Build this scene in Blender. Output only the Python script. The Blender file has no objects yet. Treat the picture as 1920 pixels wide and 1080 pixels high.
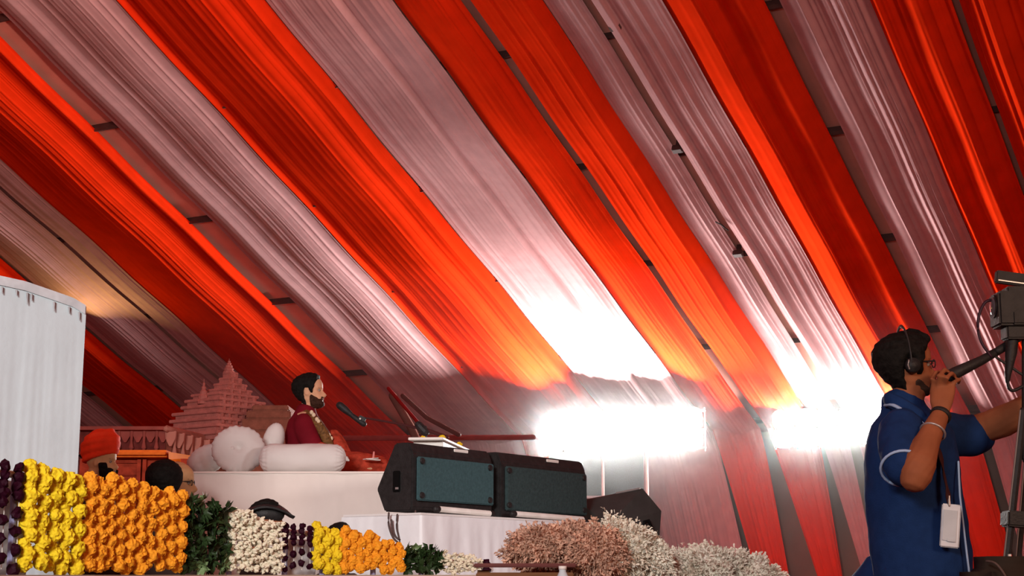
import bpy, bmesh, math, random
from mathutils import Vector as V, Matrix, noise
random.seed(7)
SC = bpy.context.scene
COL = SC.collection
PI = math.pi
# ------------------------------------------------------------------ camera, world, lights, exposure
F = 3000.0; EYE = 1.0; TH = math.atan((1090-540)/F)
cam_d = bpy.data.cameras.new('camera'); cam = bpy.data.objects.new('camera', cam_d); COL.objects.link(cam)
cam.location = (0, 0, EYE); cam.rotation_euler = (PI/2+TH, 0, 0)
cam_d.sensor_width = 36; cam_d.lens = 36*F/1920; cam_d.clip_end = 200
SC.camera = cam
SC.view_settings.view_transform = 'Standard'; SC.view_settings.look = 'None'
SC.view_settings.gamma = 1; SC.view_settings.use_curve_mapping = False
SC.view_settings.exposure = 0.0
SC.cycles.use_denoising = True
SC.cycles.max_bounces = 5; SC.cycles.diffuse_bounces = 2; SC.cycles.glossy_bounces = 2
SC.cycles.transmission_bounces = 3; SC.cycles.volume_bounces = 0; SC.cycles.sample_clamp_indirect = 4
W = bpy.data.worlds.new('world'); SC.world = W; W.use_nodes = True
W.node_tree.nodes['Background'].inputs[0].default_value = (1.0, 0.17, 0.15, 1)
W.node_tree.nodes['Background'].inputs[1].default_value = 0.28

def ray(px, py):
    return V((0, math.cos(TH), math.sin(TH)))*F + V((1, 0, 0))*(px-960) + V((0, -math.sin(TH), math.cos(TH)))*(540-py)
def at(px, py, Y):
    r = ray(px, py); return V((0, 0, EYE)) + r*(Y/r.y)
def m_per_px(Y): return Y/F
D = V((1890, 3368, -1733)).normalized()
E = V((3368, -1890, 0)).normalized()
N = E.cross(D); N = N if N.z > 0 else -N
P0 = at(1160, 695, 24)
def R(s, t, h=0.0): return P0 + E*s + D*t + N*h
def roof_st(px, py):
    r = ray(px, py); c = V((0, 0, EYE)); k = (P0-c).dot(N)/r.dot(N); q = c+r*k-P0
    return q.dot(E), q.dot(D)
S0 = lambda x0: roof_st(x0, 0)[0]
T_EAVE = roof_st(900, 826)[1]

def area(name, loc, target, size, sy, power, col, spread=PI):
    l = bpy.data.lights.new(name, 'AREA'); l.shape = 'RECTANGLE'; l.size = size; l.size_y = sy
    l.energy = power; l.color = col; l.spread = spread
    o = bpy.data.objects.new(name, l); COL.objects.link(o); o.location = loc
    o.rotation_euler = (V(target)-V(loc)).to_track_quat('-Z', 'Y').to_euler(); return o
# stage flood behind the camera aimed low; hall lamps at right; two added fills
area('front_stage_flood', (-3.0, -2.0, 3.6), (-1.8, 9, 1.6), 2.5, 1.2, 112, (1, .97, .95), math.radians(62))
area('hall_lamp_right', (11, 7, 3.0), (0, 15, 8.5), 3.0, 1.5, 60, (1, .55, .42), math.radians(70))
area('drape_fill', (3.5, 5.5, 3.6), (-5.5, 15, 8.0), 1.2, .8, 140, (1, .62, .50), math.radians(48))  # unseen fill added to brighten the folds of the left drapes
area('table_fill', (5.2, 4.4, 3.0), (-.1, 9.6, 1.35), .8, .6, 6.5, (1, 1, 1), math.radians(36))  # unseen cool fill added for the table front and monitor grilles
area('hall_lamp_warm', (3.2, 1.5, 2.6), (2.0, 6, 1.6), 1.0, .8, 16, (1, .66, .45), math.radians(80))

# ------------------------------------------------------------------ materials
MATS = {}
def mat(name, col, rough=.8, metal=0, var=.12, vs=8.0, bump=.0, bs=40.0, sheen=0, emit=None, es=1, transl=0, streak=None):
    if name in MATS: return MATS[name]
    m = bpy.data.materials.new(name); m.use_nodes = True; nt = m.node_tree; n = nt.nodes; b = n['Principled BSDF']
    b.inputs['Roughness'].default_value = rough; b.inputs['Metallic'].default_value = metal
    b.inputs['Specular IOR Level'].default_value = .3 if rough < .6 else (.0 if 'cloth' in name or name=='canvas' else .1)
    tc = n.new('ShaderNodeTexCoord'); nz = n.new('ShaderNodeTexNoise'); nz.inputs['Scale'].default_value = vs
    nz.inputs['Detail'].default_value = 4
    if streak:
        mp = n.new('ShaderNodeMapping'); mp.inputs['Scale'].default_value = streak
        nt.links.new(tc.outputs['Object'], mp.inputs[0]); nt.links.new(mp.outputs[0], nz.inputs['Vector'])
    else: nt.links.new(tc.outputs['Object'], nz.inputs['Vector'])
    rp = n.new('ShaderNodeValToRGB'); rp.color_ramp.elements[0].position = .3; rp.color_ramp.elements[1].position = .7
    rp.color_ramp.elements[0].color = tuple(c*(1-var) for c in col)+(1,)
    rp.color_ramp.elements[1].color = tuple(min(1, c*(1+var)) for c in col)+(1,)
    nt.links.new(nz.outputs['Fac'], rp.inputs[0]); nt.links.new(rp.outputs[0], b.inputs['Base Color'])
    if bump:
        bn = n.new('ShaderNodeBump'); bn.inputs['Strength'].default_value = bump; bn.inputs['Distance'].default_value = .01
        n2 = n.new('ShaderNodeTexNoise'); n2.inputs['Scale'].default_value = bs; n2.inputs['Detail'].default_value = 3
        nt.links.new(tc.outputs['Object'], n2.inputs['Vector']); nt.links.new(n2.outputs['Fac'], bn.inputs['Height'])
        nt.links.new(bn.outputs[0], b.inputs['Normal'])
    if sheen:
        b.inputs['Sheen Weight'].default_value = sheen
    if emit:
        b.inputs['Emission Color'].default_value = emit+(1,); b.inputs['Emission Strength'].default_value = es
    MATS[name] = m; return m
def srgb(r, g, b):
    f = lambda c: (c/255/12.92 if c/255 <= .04045 else ((c/255+.055)/1.055)**2.4)
    return (f(r), f(g), f(b))
red_cloth = mat('red_cloth', (.76, .032, .005), .75, var=.08, vs=3)
dark_red_cloth = mat('dark_red_cloth', (.62, .02, .006), .8, var=.1, vs=3)
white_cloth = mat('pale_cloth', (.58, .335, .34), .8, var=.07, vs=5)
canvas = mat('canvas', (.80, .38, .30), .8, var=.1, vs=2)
purlin_m = mat('purlin_metal', (.10, .05, .045), .6, var=.1)
white_m = mat('white_fabric', (.80, .78, .76), .85, var=.03, vs=6, bump=.15, bs=25)
stage_m = mat('stage_cloth', (.80, .72, .66), .85, var=.03, vs=6, bump=.1, bs=18)
black_m = mat('black_vinyl', (.018, .017, .017), .55, var=.3, vs=30, bump=.2, bs=120)
grille_m = mat('speaker_grille', (.05, .105, .115), .6, var=.15, vs=60, bump=.3, bs=260)
dgrille_m = mat('dark_grille', (.038, .066, .068), .6, var=.2, vs=60, bump=.3, bs=260)
metal_m = mat('grey_metal', (.45, .43, .42), .4, .6)
whitep_m = mat('white_paint', (.82, .80, .74), .5, var=.03)
skin_a = mat('skin_light', srgb(215, 165, 130), .6, var=.08, vs=20)
skin_b = mat('skin_brown', srgb(150, 92, 62), .6, var=.12, vs=14)
skin_c = mat('skin_tan', srgb(205, 160, 115), .6, var=.1, vs=20)
hair_m = mat('black_hair', (.009, .008, .007), .75, var=.4, vs=60, bump=.5, bs=90)
beard_m = mat('brown_beard', (.045, .02, .012), .7, var=.4, vs=70, bump=.5, bs=120)
grey_hair = mat('grey_hair', (.16, .13, .09), .8, var=.4, vs=60, bump=.5, bs=90)
blue_m = mat('blue_polo', (.010, .034, .12), .85, var=.12, vs=25, bump=.2, bs=200)
navy_m = mat('navy_cloth', (.008, .018, .05), .85)
piping_m = mat('pale_blue_piping', (.35, .50, .72), .8)
maroon_m = mat('maroon_robe', (.16, .006, .014), .8, var=.15, vs=8, bump=.2, bs=30)
rust_m = mat('rust_cloth', (.42, .055, .03), .8, var=.35, vs=22, bump=.5, bs=50)
beads_m = mat('gold_brown_beads', (.16, .075, .025), .6, var=.5, vs=60)
cream_bead = mat('cream_bead', (.70, .55, .38), .6)
turban_m = mat('orange_turban', (.80, .045, .012), .75, var=.15, vs=10, bump=.3, bs=30)
coat_m = mat('dark_brown_coat', (.045, .028, .024), .85, var=.2)
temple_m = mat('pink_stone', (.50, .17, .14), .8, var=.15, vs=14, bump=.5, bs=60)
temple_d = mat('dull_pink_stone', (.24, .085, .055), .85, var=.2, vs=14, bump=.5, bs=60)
ledge_m = mat('orange_ledge', (.95, .20, .02), .6, var=.15, vs=20)
redpanel_m = mat('red_carved_panel', (.42, .055, .025), .75, var=.3, vs=16, bump=.4, bs=40)
marigold_o = mat('orange_marigold', (.92, .33, .02), .7, var=.25, vs=40)
marigold_y = mat('yellow_marigold', (.80, .58, .02), .7, var=.25, vs=40)
purple_f = mat('purple_orchid', (.022, .0015, .008), .6, var=.5, vs=40)
white_f = mat('cream_bud', (.80, .74, .56), .7, var=.12, vs=50)
leaf_m = mat('dark_green_leaf', (.022, .045, .012), .5, var=.6, vs=30)
leaf_l = mat('pale_green_leaf', (.16, .24, .10), .5, var=.4, vs=30)
plume_m = mat('cream_plume', (.95, .85, .66), .9, var=.3, vs=14)
plume_b = mat('brown_plume', (.62, .38, .27), .9, var=.35, vs=14)
wood_m = mat('brown_wood', (.16, .07, .03), .6, var=.3, vs=6, streak=(1, 12, 12))
ground_m = mat('red_carpet', (.16, .03, .025), .95, var=.2, vs=3, bump=.4, bs=80)
wallcan = mat('wall_canvas', (.30, .21, .17), .85, var=.1, vs=2)
lens_m = mat('lamp_lens', (1, 1, 1), .5, emit=(1, .98, .94), es=20)
housing_m = mat('lamp_housing', (.5, .5, .5), .5)

# ------------------------------------------------------------------ helpers
def obj(name, bm, m, parent=None, smooth=False, **props):
    me = bpy.data.meshes.new(name)
    if isinstance(bm, bmesh.types.BMesh):
        bm.normal_update(); bm.to_mesh(me); bm.free()
    else: me.from_pydata(*bm)
    if m:
        for mm in (m if isinstance(m, (list, tuple)) else [m]): me.materials.append(mm)
    if smooth: me.shade_smooth()
    o = bpy.data.objects.new(name, me); COL.objects.link(o)
    if parent: o.parent = parent; o.matrix_parent_inverse = Matrix.Translation(-parent.location) if parent.parent is None else Matrix()
    for k, v in props.items(): o[k] = v
    return o
def tag(o, label, cat, group=None, kind=None):
    o['label'] = label; o['category'] = cat
    if group: o['group'] = group
    if kind: o['kind'] = kind
    return o
def thing(name, label, cat, loc=(0, 0, 0), group=None):
    o = bpy.data.objects.new(name, None); COL.objects.link(o); o.location = loc; o.empty_display_size = .1
    return tag(o, label, cat, group)
def part(name, bm, m, root, smooth=False, **props):
    """mesh given in world coordinates, child of root (root unrotated, at root.location); sub-parts hang from a part"""
    o = obj(name, bm, m, None, smooth, **props); o.parent = root
    top = root
    off = V((0, 0, 0))
    while top: off += V(top.location); top = top.parent
    o.location = (0, 0, 0)
    o.data.transform(Matrix.Translation(-off)); return o
def box(bm, c, sz, rot=None, bev=0):
    ms = Matrix.Translation(V(c)) @ (rot if rot else Matrix()) @ Matrix.Diagonal((sz[0], sz[1], sz[2], 1))
    r = bmesh.ops.create_cube(bm, size=1, matrix=ms)
    if bev:
        es = list({e for v in r['verts'] for e in v.link_edges})
        bmesh.ops.bevel(bm, geom=es, offset=bev, segments=2, affect='EDGES')
def nb(): return bmesh.new()
def bbox(*a, **k):
    b = nb(); box(b, *a, **k); return b
def frames(pts, ref=V((0, 0, 1))):
    out = []
    for i, p in enumerate(pts):
        a = pts[max(0, i-1)]; b = pts[min(len(pts)-1, i+1)]
        t = (V(b)-V(a)).normalized(); r = V(ref) - t*t.dot(V(ref))
        if r.length < 1e-4: r = t.orthogonal()
        r.normalize(); out.append((t, r, t.cross(r)))
    return out
def tube(bm, pts, rad, seg=12, ref=V((0, 0, 1)), caps=True, wob=0, sub=0):
    """tapered tube along pts; each radius a number or (along ref, across)"""
    pts = [V(p) for p in pts]; rad = [(r, r) if not isinstance(r, (tuple, list)) else tuple(r) for r in rad]
    if len(rad) == 1: rad = rad*len(pts)
    if sub:
        P2, R2 = [], []
        n = len(pts)
        for i in range(n-1):
            p0 = pts[max(0, i-1)]; p1 = pts[i]; p2 = pts[i+1]; p3 = pts[min(n-1, i+2)]
            for k in range(sub):
                u = k/sub
                P2.append(.5*((2*p1)+(p2-p0)*u+(2*p0-5*p1+4*p2-p3)*u*u+(-p0+3*p1-3*p2+p3)*u**3))
                R2.append(tuple(rad[i][j]*(1-u)+rad[i+1][j]*u for j in (0, 1)))
        P2.append(pts[-1]); R2.append(rad[-1]); pts, rad = P2, R2
    if caps:   # rounded ends
        f = frames(pts, ref); t0, t1 = f[0][0], f[-1][0]
        a = min(rad[0]); b = min(rad[-1])
        pts = [pts[0]-t0*a*.95, pts[0]-t0*a*.7]+pts+[pts[-1]+t1*b*.7, pts[-1]+t1*b*.95]
        sc = lambda r, k: (r[0]*k, r[1]*k)
        rad = [sc(rad[0], .3), sc(rad[0], .72)]+rad+[sc(rad[-1], .72), sc(rad[-1], .3)]
    fr = frames(pts, ref); rings = []
    for p, r, (t, u, w) in zip(pts, rad, fr):
        ring = []
        for k in range(seg):
            a = 2*PI*k/seg; q = 1+(wob*noise.noise(V(p)*9+V((k*.7, 0, 0))) if wob else 0)
            ring.append(bm.verts.new(p+u*math.cos(a)*r[0]*q+w*math.sin(a)*r[1]*q))
        rings.append(ring)
    for a, b in zip(rings, rings[1:]):
        for k in range(seg): bm.faces.new((a[k], a[(k+1) % seg], b[(k+1) % seg], b[k]))
    bm.faces.new(rings[0][::-1]); bm.faces.new(rings[-1])
def tb(pts, rad, **k):
    b = nb(); tube(b, pts, rad, **k); return b
def ball(bm, c, r, u=14, v=10, rot=None):
    r = (r, r, r) if not isinstance(r, (tuple, list)) else r
    bmesh.ops.create_uvsphere(bm, u_segments=u, v_segments=v, radius=1, matrix=Matrix.Translation(V(c)) @ (rot or Matrix()) @ Matrix.Diagonal((*r, 1)))
def prism(bm, poly, vec):
    a = [bm.verts.new(V(p)) for p in poly]; b = [bm.verts.new(V(p)+V(vec)) for p in poly]
    bm.faces.new(a); bm.faces.new(b[::-1])
    for i in range(len(a)): bm.faces.new((a[i], b[i], b[(i+1) % len(a)], a[(i+1) % len(a)]))
    bmesh.ops.recalc_face_normals(bm, faces=bm.faces)
def fuse(o, vox=.008, it=3, fac=.5):
    r = o.modifiers.new('fuse', 'REMESH'); r.mode = 'VOXEL'; r.voxel_size = vox; r.use_smooth_shade = True
    s = o.modifiers.new('soft', 'SMOOTH'); s.iterations = it; s.factor = fac; return o
def interp(tab, x):
    if x <= tab[0][0]: return tab[0][1]
    for (a, b), (c, d) in zip(tab, tab[1:]):
        if x <= c: return b+(d-b)*(x-a)/(c-a)
    return tab[-1][1]
def sinterp(tab, x):
    if x <= tab[0][0]: return tab[0][1]
    for (a, b), (c, d) in zip(tab, tab[1:]):
        if x <= c:
            u = (x-a)/(c-a); u = u*u*(3-2*u); return b+(d-b)*u
    return tab[-1][1]

# ------------------------------------------------------------------ setting: floor, tent roof, walls
def grid_mesh(nu, nv, fn):
    vs = [fn(i/nu, j/nv) for j in range(nv+1) for i in range(nu+1)]
    fs = [(j*(nu+1)+i, j*(nu+1)+i+1, (j+1)*(nu+1)+i+1, (j+1)*(nu+1)+i) for j in range(nv) for i in range(nu)]
    return vs, [], fs
fl = obj('floor', bbox((0, 14, -.05), (60, 60, .1)), ground_m); fl['kind'] = 'structure'
SL, SR = S0(-1700), S0(2500); T_TOP = -17.0
T_RIDGE = roof_st(960, -60)[1]-6
Wn = V((D.x, D.y, 0)).normalized()                       # outward direction of the eave wall
def roof_grid(h, name, m):
    vs, e, fs = grid_mesh(30, 12, lambda u, v: R(SL+(SR-SL)*u, T_RIDGE+(T_EAVE+.3-T_RIDGE)*v, h+.02*math.sin(u*40)))
    return obj(name, (vs, e, fs), m, smooth=True)
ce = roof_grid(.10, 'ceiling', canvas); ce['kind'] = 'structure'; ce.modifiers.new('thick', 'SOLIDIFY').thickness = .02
def purlin(t):
    b = nb(); a, c = R(SL, t, .085), R(SR, t, .085)
    tube(b, [a, c], [(.07, .05)], seg=8, ref=N); part('purlin', b, purlin_m, ce)
tl = [roof_st(*p)[1] for p in ((1450, 22), (1560, 255), (1680, 455), (1240, 640))]
st = (tl[2]-tl[0])/2
for k in range(-4, 8):
    t = tl[1]+k*st
    if T_RIDGE < t < T_EAVE: purlin(t)
eave_z = R(0, T_EAVE).z
b = nb()
for hh in (.0,):
    tube(b, [R(SL, T_EAVE, .12), R(SR, T_EAVE, .12)], [.05], seg=8)
part('purlin', b, purlin_m, ce)
def wallpt(s, drop, out=0.0): return R(s, T_EAVE, 0)+V((0, 0, -drop))+Wn*out
wb = obj('wall_back', grid_mesh(30, 6, lambda u, v: wallpt(SL+(SR-SL)*u, (eave_z+.2)*v-.2, .45)), wallcan, smooth=True); wb['kind'] = 'structure'

# ------------------------------------------------------------------ ceiling drapes (each one cloth, over the eave and down the wall)
PW = noise.noise
def drape(x0a, x0b, prof, m, label, pleat, seed, lean=.22, narrow=0):
    sa, sb = S0(x0a), S0(x0b); nS = max(24, int((sb-sa)/.012)); h_tab = [(S0(a), h) for a, h in prof]
    ts = []; t = T_RIDGE
    while t < T_EAVE: ts.append(t); t += .35
    ts.append(T_EAVE); nt = len(ts); nd = 9
    def pl(u, t):
        s = sa+(sb-sa)*u
        w = s+.012*PW(V((s*.8, t*.12, seed)))
        a = PW(V((w*9, seed*3.1, t*.02)))
        b2 = PW(V((w*24, seed*5.7, t*.05)))
        c2 = 1-abs(PW(V((w*5.0, seed*1.7, t*.03))))*2
        r1 = (1-abs(PW(V((w*7.5, seed*2.3, t*.015)))))**9; r2 = (1-abs(PW(V((w*14, seed*4.3, t*.02)))))**12
        return pleat*(a*.6+b2*.22+.25*c2-1.5*r1-.8*r2)
    pm = R((sa+sb)/2, -5.5)-V((0, 0, EYE)); kE = pm.dot(E)/pm.dot(N)     # folds hang towards the hall
    vs = []
    for j in range(nt+nd):
        for i in range(nS+1):
            u = i/nS
            if j < nt:
                t = ts[j]; sag = -.02*math.sin(PI*((t-tl[1])/st % 1))**2
                near = max(0, 1-(T_EAVE-t)/2.5)
                s = sa+(sb-sa)*u
                # loose edges wander a little
                s += (.02*PW(V((t*.35, seed, 0))))*(1-u)+(.02*PW(V((t*.3, seed+9, 3))))*u
                hb = sinterp(h_tab, sa+(sb-sa)*u); s += kE*hb; h = hb*(1-.2*near)+pl(u, t)+sag
                vs.append(R(s, t, h))
            else:
                q = (j-nt+1)/nd; drop = q*(eave_z-.05)
                s = sa+(sb-sa)*u; hb = sinterp(h_tab, s); h = .5*hb+pl(u, T_EAVE); s += kE*hb
                s2 = s+lean*drop+narrow*drop*(.5-u)
                p = R(s2, T_EAVE, 0)+V((0, 0, -drop))+Wn*(h*1.0-.02+.12*(1-math.exp(-drop*3)))
                vs.append(p)
    fs = []
    for j in range(nt+nd-1):
        for i in range(nS):
            a = j*(nS+1)+i; fs.append((a, a+1, a+nS+2, a+nS+1))
    o = obj('ceiling_drape', (vs, [], fs), m, smooth=True)
    return tag(o, label, 'drape', 'long ceiling drapes of the tent')
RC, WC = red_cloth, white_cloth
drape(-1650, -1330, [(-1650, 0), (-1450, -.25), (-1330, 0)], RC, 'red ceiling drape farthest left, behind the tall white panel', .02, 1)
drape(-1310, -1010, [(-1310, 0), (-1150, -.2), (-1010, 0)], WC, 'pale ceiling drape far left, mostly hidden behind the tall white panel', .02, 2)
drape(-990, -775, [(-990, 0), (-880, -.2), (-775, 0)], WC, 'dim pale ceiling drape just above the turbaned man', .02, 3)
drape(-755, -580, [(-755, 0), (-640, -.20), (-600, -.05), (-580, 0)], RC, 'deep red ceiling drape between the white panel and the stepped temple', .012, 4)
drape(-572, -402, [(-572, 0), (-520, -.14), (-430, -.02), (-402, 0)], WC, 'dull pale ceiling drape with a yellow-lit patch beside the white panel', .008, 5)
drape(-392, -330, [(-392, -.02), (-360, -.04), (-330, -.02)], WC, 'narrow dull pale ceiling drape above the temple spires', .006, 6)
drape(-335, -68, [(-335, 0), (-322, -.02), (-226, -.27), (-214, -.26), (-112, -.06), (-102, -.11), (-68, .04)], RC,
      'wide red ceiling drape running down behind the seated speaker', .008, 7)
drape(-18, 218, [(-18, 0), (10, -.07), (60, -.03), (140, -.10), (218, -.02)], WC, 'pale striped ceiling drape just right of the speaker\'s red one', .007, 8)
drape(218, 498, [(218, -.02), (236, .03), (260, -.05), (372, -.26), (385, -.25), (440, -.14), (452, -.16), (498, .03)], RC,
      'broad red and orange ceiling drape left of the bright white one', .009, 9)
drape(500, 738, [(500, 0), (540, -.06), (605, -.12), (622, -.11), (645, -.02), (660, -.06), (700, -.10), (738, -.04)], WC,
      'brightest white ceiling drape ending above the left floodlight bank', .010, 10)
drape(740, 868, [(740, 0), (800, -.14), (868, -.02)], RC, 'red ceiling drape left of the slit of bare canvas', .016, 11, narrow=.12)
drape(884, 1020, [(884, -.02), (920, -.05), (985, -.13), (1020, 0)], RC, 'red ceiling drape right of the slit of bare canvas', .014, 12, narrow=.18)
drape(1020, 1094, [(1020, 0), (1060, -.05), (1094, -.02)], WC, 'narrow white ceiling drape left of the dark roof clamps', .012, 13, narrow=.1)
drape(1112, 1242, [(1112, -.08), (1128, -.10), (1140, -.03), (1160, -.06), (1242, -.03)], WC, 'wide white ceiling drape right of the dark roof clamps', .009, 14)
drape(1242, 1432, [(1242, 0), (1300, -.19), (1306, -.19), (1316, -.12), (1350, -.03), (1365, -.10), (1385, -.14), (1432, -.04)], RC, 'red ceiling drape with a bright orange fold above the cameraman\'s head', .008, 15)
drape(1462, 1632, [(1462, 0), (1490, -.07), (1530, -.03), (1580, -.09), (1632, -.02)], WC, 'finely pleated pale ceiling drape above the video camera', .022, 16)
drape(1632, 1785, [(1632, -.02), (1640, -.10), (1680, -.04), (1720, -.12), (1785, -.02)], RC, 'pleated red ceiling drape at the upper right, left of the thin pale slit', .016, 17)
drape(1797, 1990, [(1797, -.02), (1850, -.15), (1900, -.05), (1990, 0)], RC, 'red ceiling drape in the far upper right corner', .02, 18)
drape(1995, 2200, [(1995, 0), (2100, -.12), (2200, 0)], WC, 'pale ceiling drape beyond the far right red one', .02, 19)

# small fittings on the roof in the gap of the white drapes
for px, py, lb in ((1272, 272, 'dark metal clamp on the roof bar between white drapes, upper one'), (1385, 468, 'dark metal clamp on the roof bar between white drapes, lower one'), (1155, 42, 'dark metal clamp between white drapes near the top edge')):
    s, t = roof_st(px, py); b = nb(); c = R(s, t, -.06)
    rot = Matrix((E, D, N)).transposed().to_4x4()
    box(b, c, (.13, .09, .08), rot, .01); box(b, c+N*.10, (.05, .05, .16), rot)
    o = obj('roof_clamp', b, purlin_m); tag(o, lb, 'clamp', 'roof clamps')
s, t = roof_st(1345, 398); s2, t2 = roof_st(1368, 415)
tag(obj('loose_cord', tb([R(s, t, -.15), R((s+s2)/2, (t+t2)/2, -.13), R(s2, t2, -.14)], [.009], seg=6), black_m), 'short loose dark cord hanging under the white ceiling drape', 'cord')

# ------------------------------------------------------------------ floodlight banks
def flood_bank(x0, x1, yt, yb, Y, label, poles, n, power):
    a, c = at(x0, yt, Y), at(x1, yb, Y)
    root = thing('floodlight_bank', label, 'floodlight', (.5*(a.x+c.x), Y, 0), 'floodlight banks on stands')
    b = nb(); w = c.x-a.x; zt, zb = a.z, c.z; mz = .5*(zt+zb)
    for z in (zt-.04, mz, zb+.04): tube(b, [(a.x, Y+.16, z), (c.x, Y+.16, z)], [.02], seg=6)
    for k in range(n+1): tube(b, [(a.x+w*k/n, Y+.16, zb), (a.x+w*k/n, Y+.16, zt)], [.015], seg=6)
    part('frame', b, housing_m, root)
    for px in poles:
        p = at(px, yb, Y+.16); part('pole', tb([(p.x, Y+.2, 0), (p.x, Y+.2, zt)], [.026], seg=8), whitep_m, root)
        b = nb()
        for k in range(3):
            an = k*2*PI/3+.3; tube(b, [(p.x, Y+.2, .5), (p.x+.5*math.cos(an), Y+.2+.5*math.sin(an), .02)], [.014], seg=6)
        part('tripod', b, whitep_m, root)
    hw = w/n; hh = (zt-zb)/2; me_h = me_l = None
    for i in range(n):
        for j in range(2):
            cx = a.x+hw*(i+.5); cz = zb+hh*(j+.5)
            if me_h is None:
                b = nb(); r0 = min(hw, hh)*.53
                for (rr, yy) in ((r0, 0), (r0*.9, .05), (r0*.5, .13)): pass
                rings = []
                sq = lambda rr, yy, k: ((rr*math.copysign(abs(math.cos(k*PI/16))**.72, math.cos(k*PI/16)))*hw/min(hw, hh), yy, rr*math.copysign(abs(math.sin(k*PI/16))**.72, math.sin(k*PI/16))*hh/min(hw, hh))
                for rr, yy in ((r0*.94, .012), (r0, 0), (r0, .03), (r0*.8, .09), (r0*.35, .14)):
                    rings.append([b.verts.new(sq(rr, yy, k)) for k in range(32)])
                for q, w_ in zip(rings, rings[1:]):
                    for k in range(32): b.faces.new((q[k], q[(k+1) % 32], w_[(k+1) % 32], w_[k]))
                b.faces.new(rings[-1])
                me_h = bpy.data.meshes.new('lamp_head'); b.to_mesh(me_h); b.free(); me_h.materials.append(housing_m)
                b = nb(); b.faces.new([b.verts.new(sq(r0*.94, .010, k)) for k in range(32)])
                me_l = bpy.data.meshes.new('lens'); b.to_mesh(me_l); b.free(); me_l.materials.append(lens_m)
            h = bpy.data.objects.new('lamp_head', me_h); COL.objects.link(h); h.parent = root; h.location = V((cx, Y, cz))-root.location
            l = bpy.data.objects.new('lens', me_l); COL.objects.link(l); l.parent = h
    ld = bpy.data.lights.new('flood_light', 'AREA'); ld.shape = 'RECTANGLE'; ld.size = w; ld.size_y = zt-zb; ld.energy = power; ld.color = (1, .97, .93)
    lo = bpy.data.objects.new('flood_light', ld); COL.objects.link(lo); lo.location = ((a.x+c.x)/2, Y-.02, (zt+zb)/2)
    pa, pb_ = R(*roof_st(900, 695)), R(*roof_st(1400, 695)); yaw = math.atan2(pb_.y-pa.y, pb_.x-pa.x)
    root.rotation_euler.z = yaw; lo.rotation_euler = (Matrix.Rotation(yaw, 4, 'Z') @ Matrix.Rotation(-(PI/2+math.radians(6)), 4, 'X')).to_euler()
    print('YAW', math.degrees(yaw)); return root
flood_bank(1003, 1322, 770, 848, 24.0, 'long white-hot bank of round floodlights above the black speakers', (1118, 1205), 7, 1200)
flood_bank(1446, 1700, 765, 836, 23.6, 'white-hot bank of round floodlights behind the cameraman\'s shoulder', (1640,), 6, 700)
# warm lamp hidden behind the white panel, lighting the pale drape
s, t = roof_st(190, 580); q = R(s, t, -.75)
ld = bpy.data.lights.new('warm_lamp', 'AREA'); ld.size = .3; ld.energy = 55; ld.color = (1, .72, .25)
lo = bpy.data.objects.new('warm_lamp', ld); COL.objects.link(lo); lo.location = q; ld.energy = 20; lo.rotation_euler = (-(PI/2+.35), 0, .2)

# scattering volume added to imitate the camera bloom round the floodlights
hm = bpy.data.materials.new('bloom_haze'); hm.use_nodes = True; hn = hm.node_tree; hn.nodes.clear()
ho = hn.nodes.new('ShaderNodeOutputMaterial'); vs_ = hn.nodes.new('ShaderNodeVolumeScatter'); vs_.inputs['Density'].default_value = .0012; vs_.inputs['Anisotropy'].default_value = .92
hn.links.new(vs_.outputs[0], ho.inputs['Volume'])
hm2 = hm.copy(); hm2.name = 'dense_bloom_haze'; hm2.node_tree.nodes['Volume Scatter'].inputs['Density'].default_value = .0065; hm2.node_tree.nodes['Volume Scatter'].inputs['Anisotropy'].default_value = .90
h2 = obj('bloom_haze', bbox((3.2, 22.4, 2.55), (15, 4.4, 5.0)), hm2); h2['kind'] = 'stuff'; h2['label'] = 'scatter volume added in front of the two floodlight banks for their bloom'; h2['category'] = 'bloom_haze'

# ------------------------------------------------------------------ hall pieces behind the dais
root = thing('tent_leg', 'leaning brown-grey tent leg with red ribbon right of the microphone', 'tent pole', at(785, 1060, 20))
part('pole', tb([at(736, 742, 20), at(770, 800, 20), at(793, 850, 20), at(800, 900, 20), V((at(810, 900, 20).x, 20, 0))], [(.05, .05)], seg=8), mat('leg_cloth', (.16, .085, .07), .8), root, True)
part('red_ribbon', tb([at(728, 728, 19.9), at(760, 765, 19.9), at(796, 806, 19.9)], [(.022, .02)], seg=8, ref=V((1, 0, 0))), mat('ribbon_red', (.25, .012, .012), .8), root, True)
b = nb(); tube(b, [at(755, 742, 19.95), at(800, 783, 19.95), at(860, 815, 19.95)], [.03], seg=8)
part('brace', b, purlin_m, root)
o = obj('eave_bar', tb([at(560, 822, 21), at(1000, 820, 21)], [.035], seg=8), mat('bar_red', (.22, .05, .045), .7)); tag(o, 'thin horizontal bar across the tent wall left of the floodlights', 'bar')
root = thing('equipment_case', 'tall black equipment case standing behind the left floodlight poles', 'case', (at(1115, 900, 25).x, 25, 0))
x0, x1 = at(1030, 900, 25).x, at(1205, 900, 25).x; zt = at(1100, 842, 25).z
part('body', bbox(((x0+x1)/2, 25.0, zt/2), (x1-x0, .5, zt), bev=.02), dgrille_m, root)
b = nb()
for k in range(3): box(b, ((x0+x1)/2, 24.73, zt*(.25+.25*k)), (x1-x0, .03, .04))
part('rail', b, housing_m, root)

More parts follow.
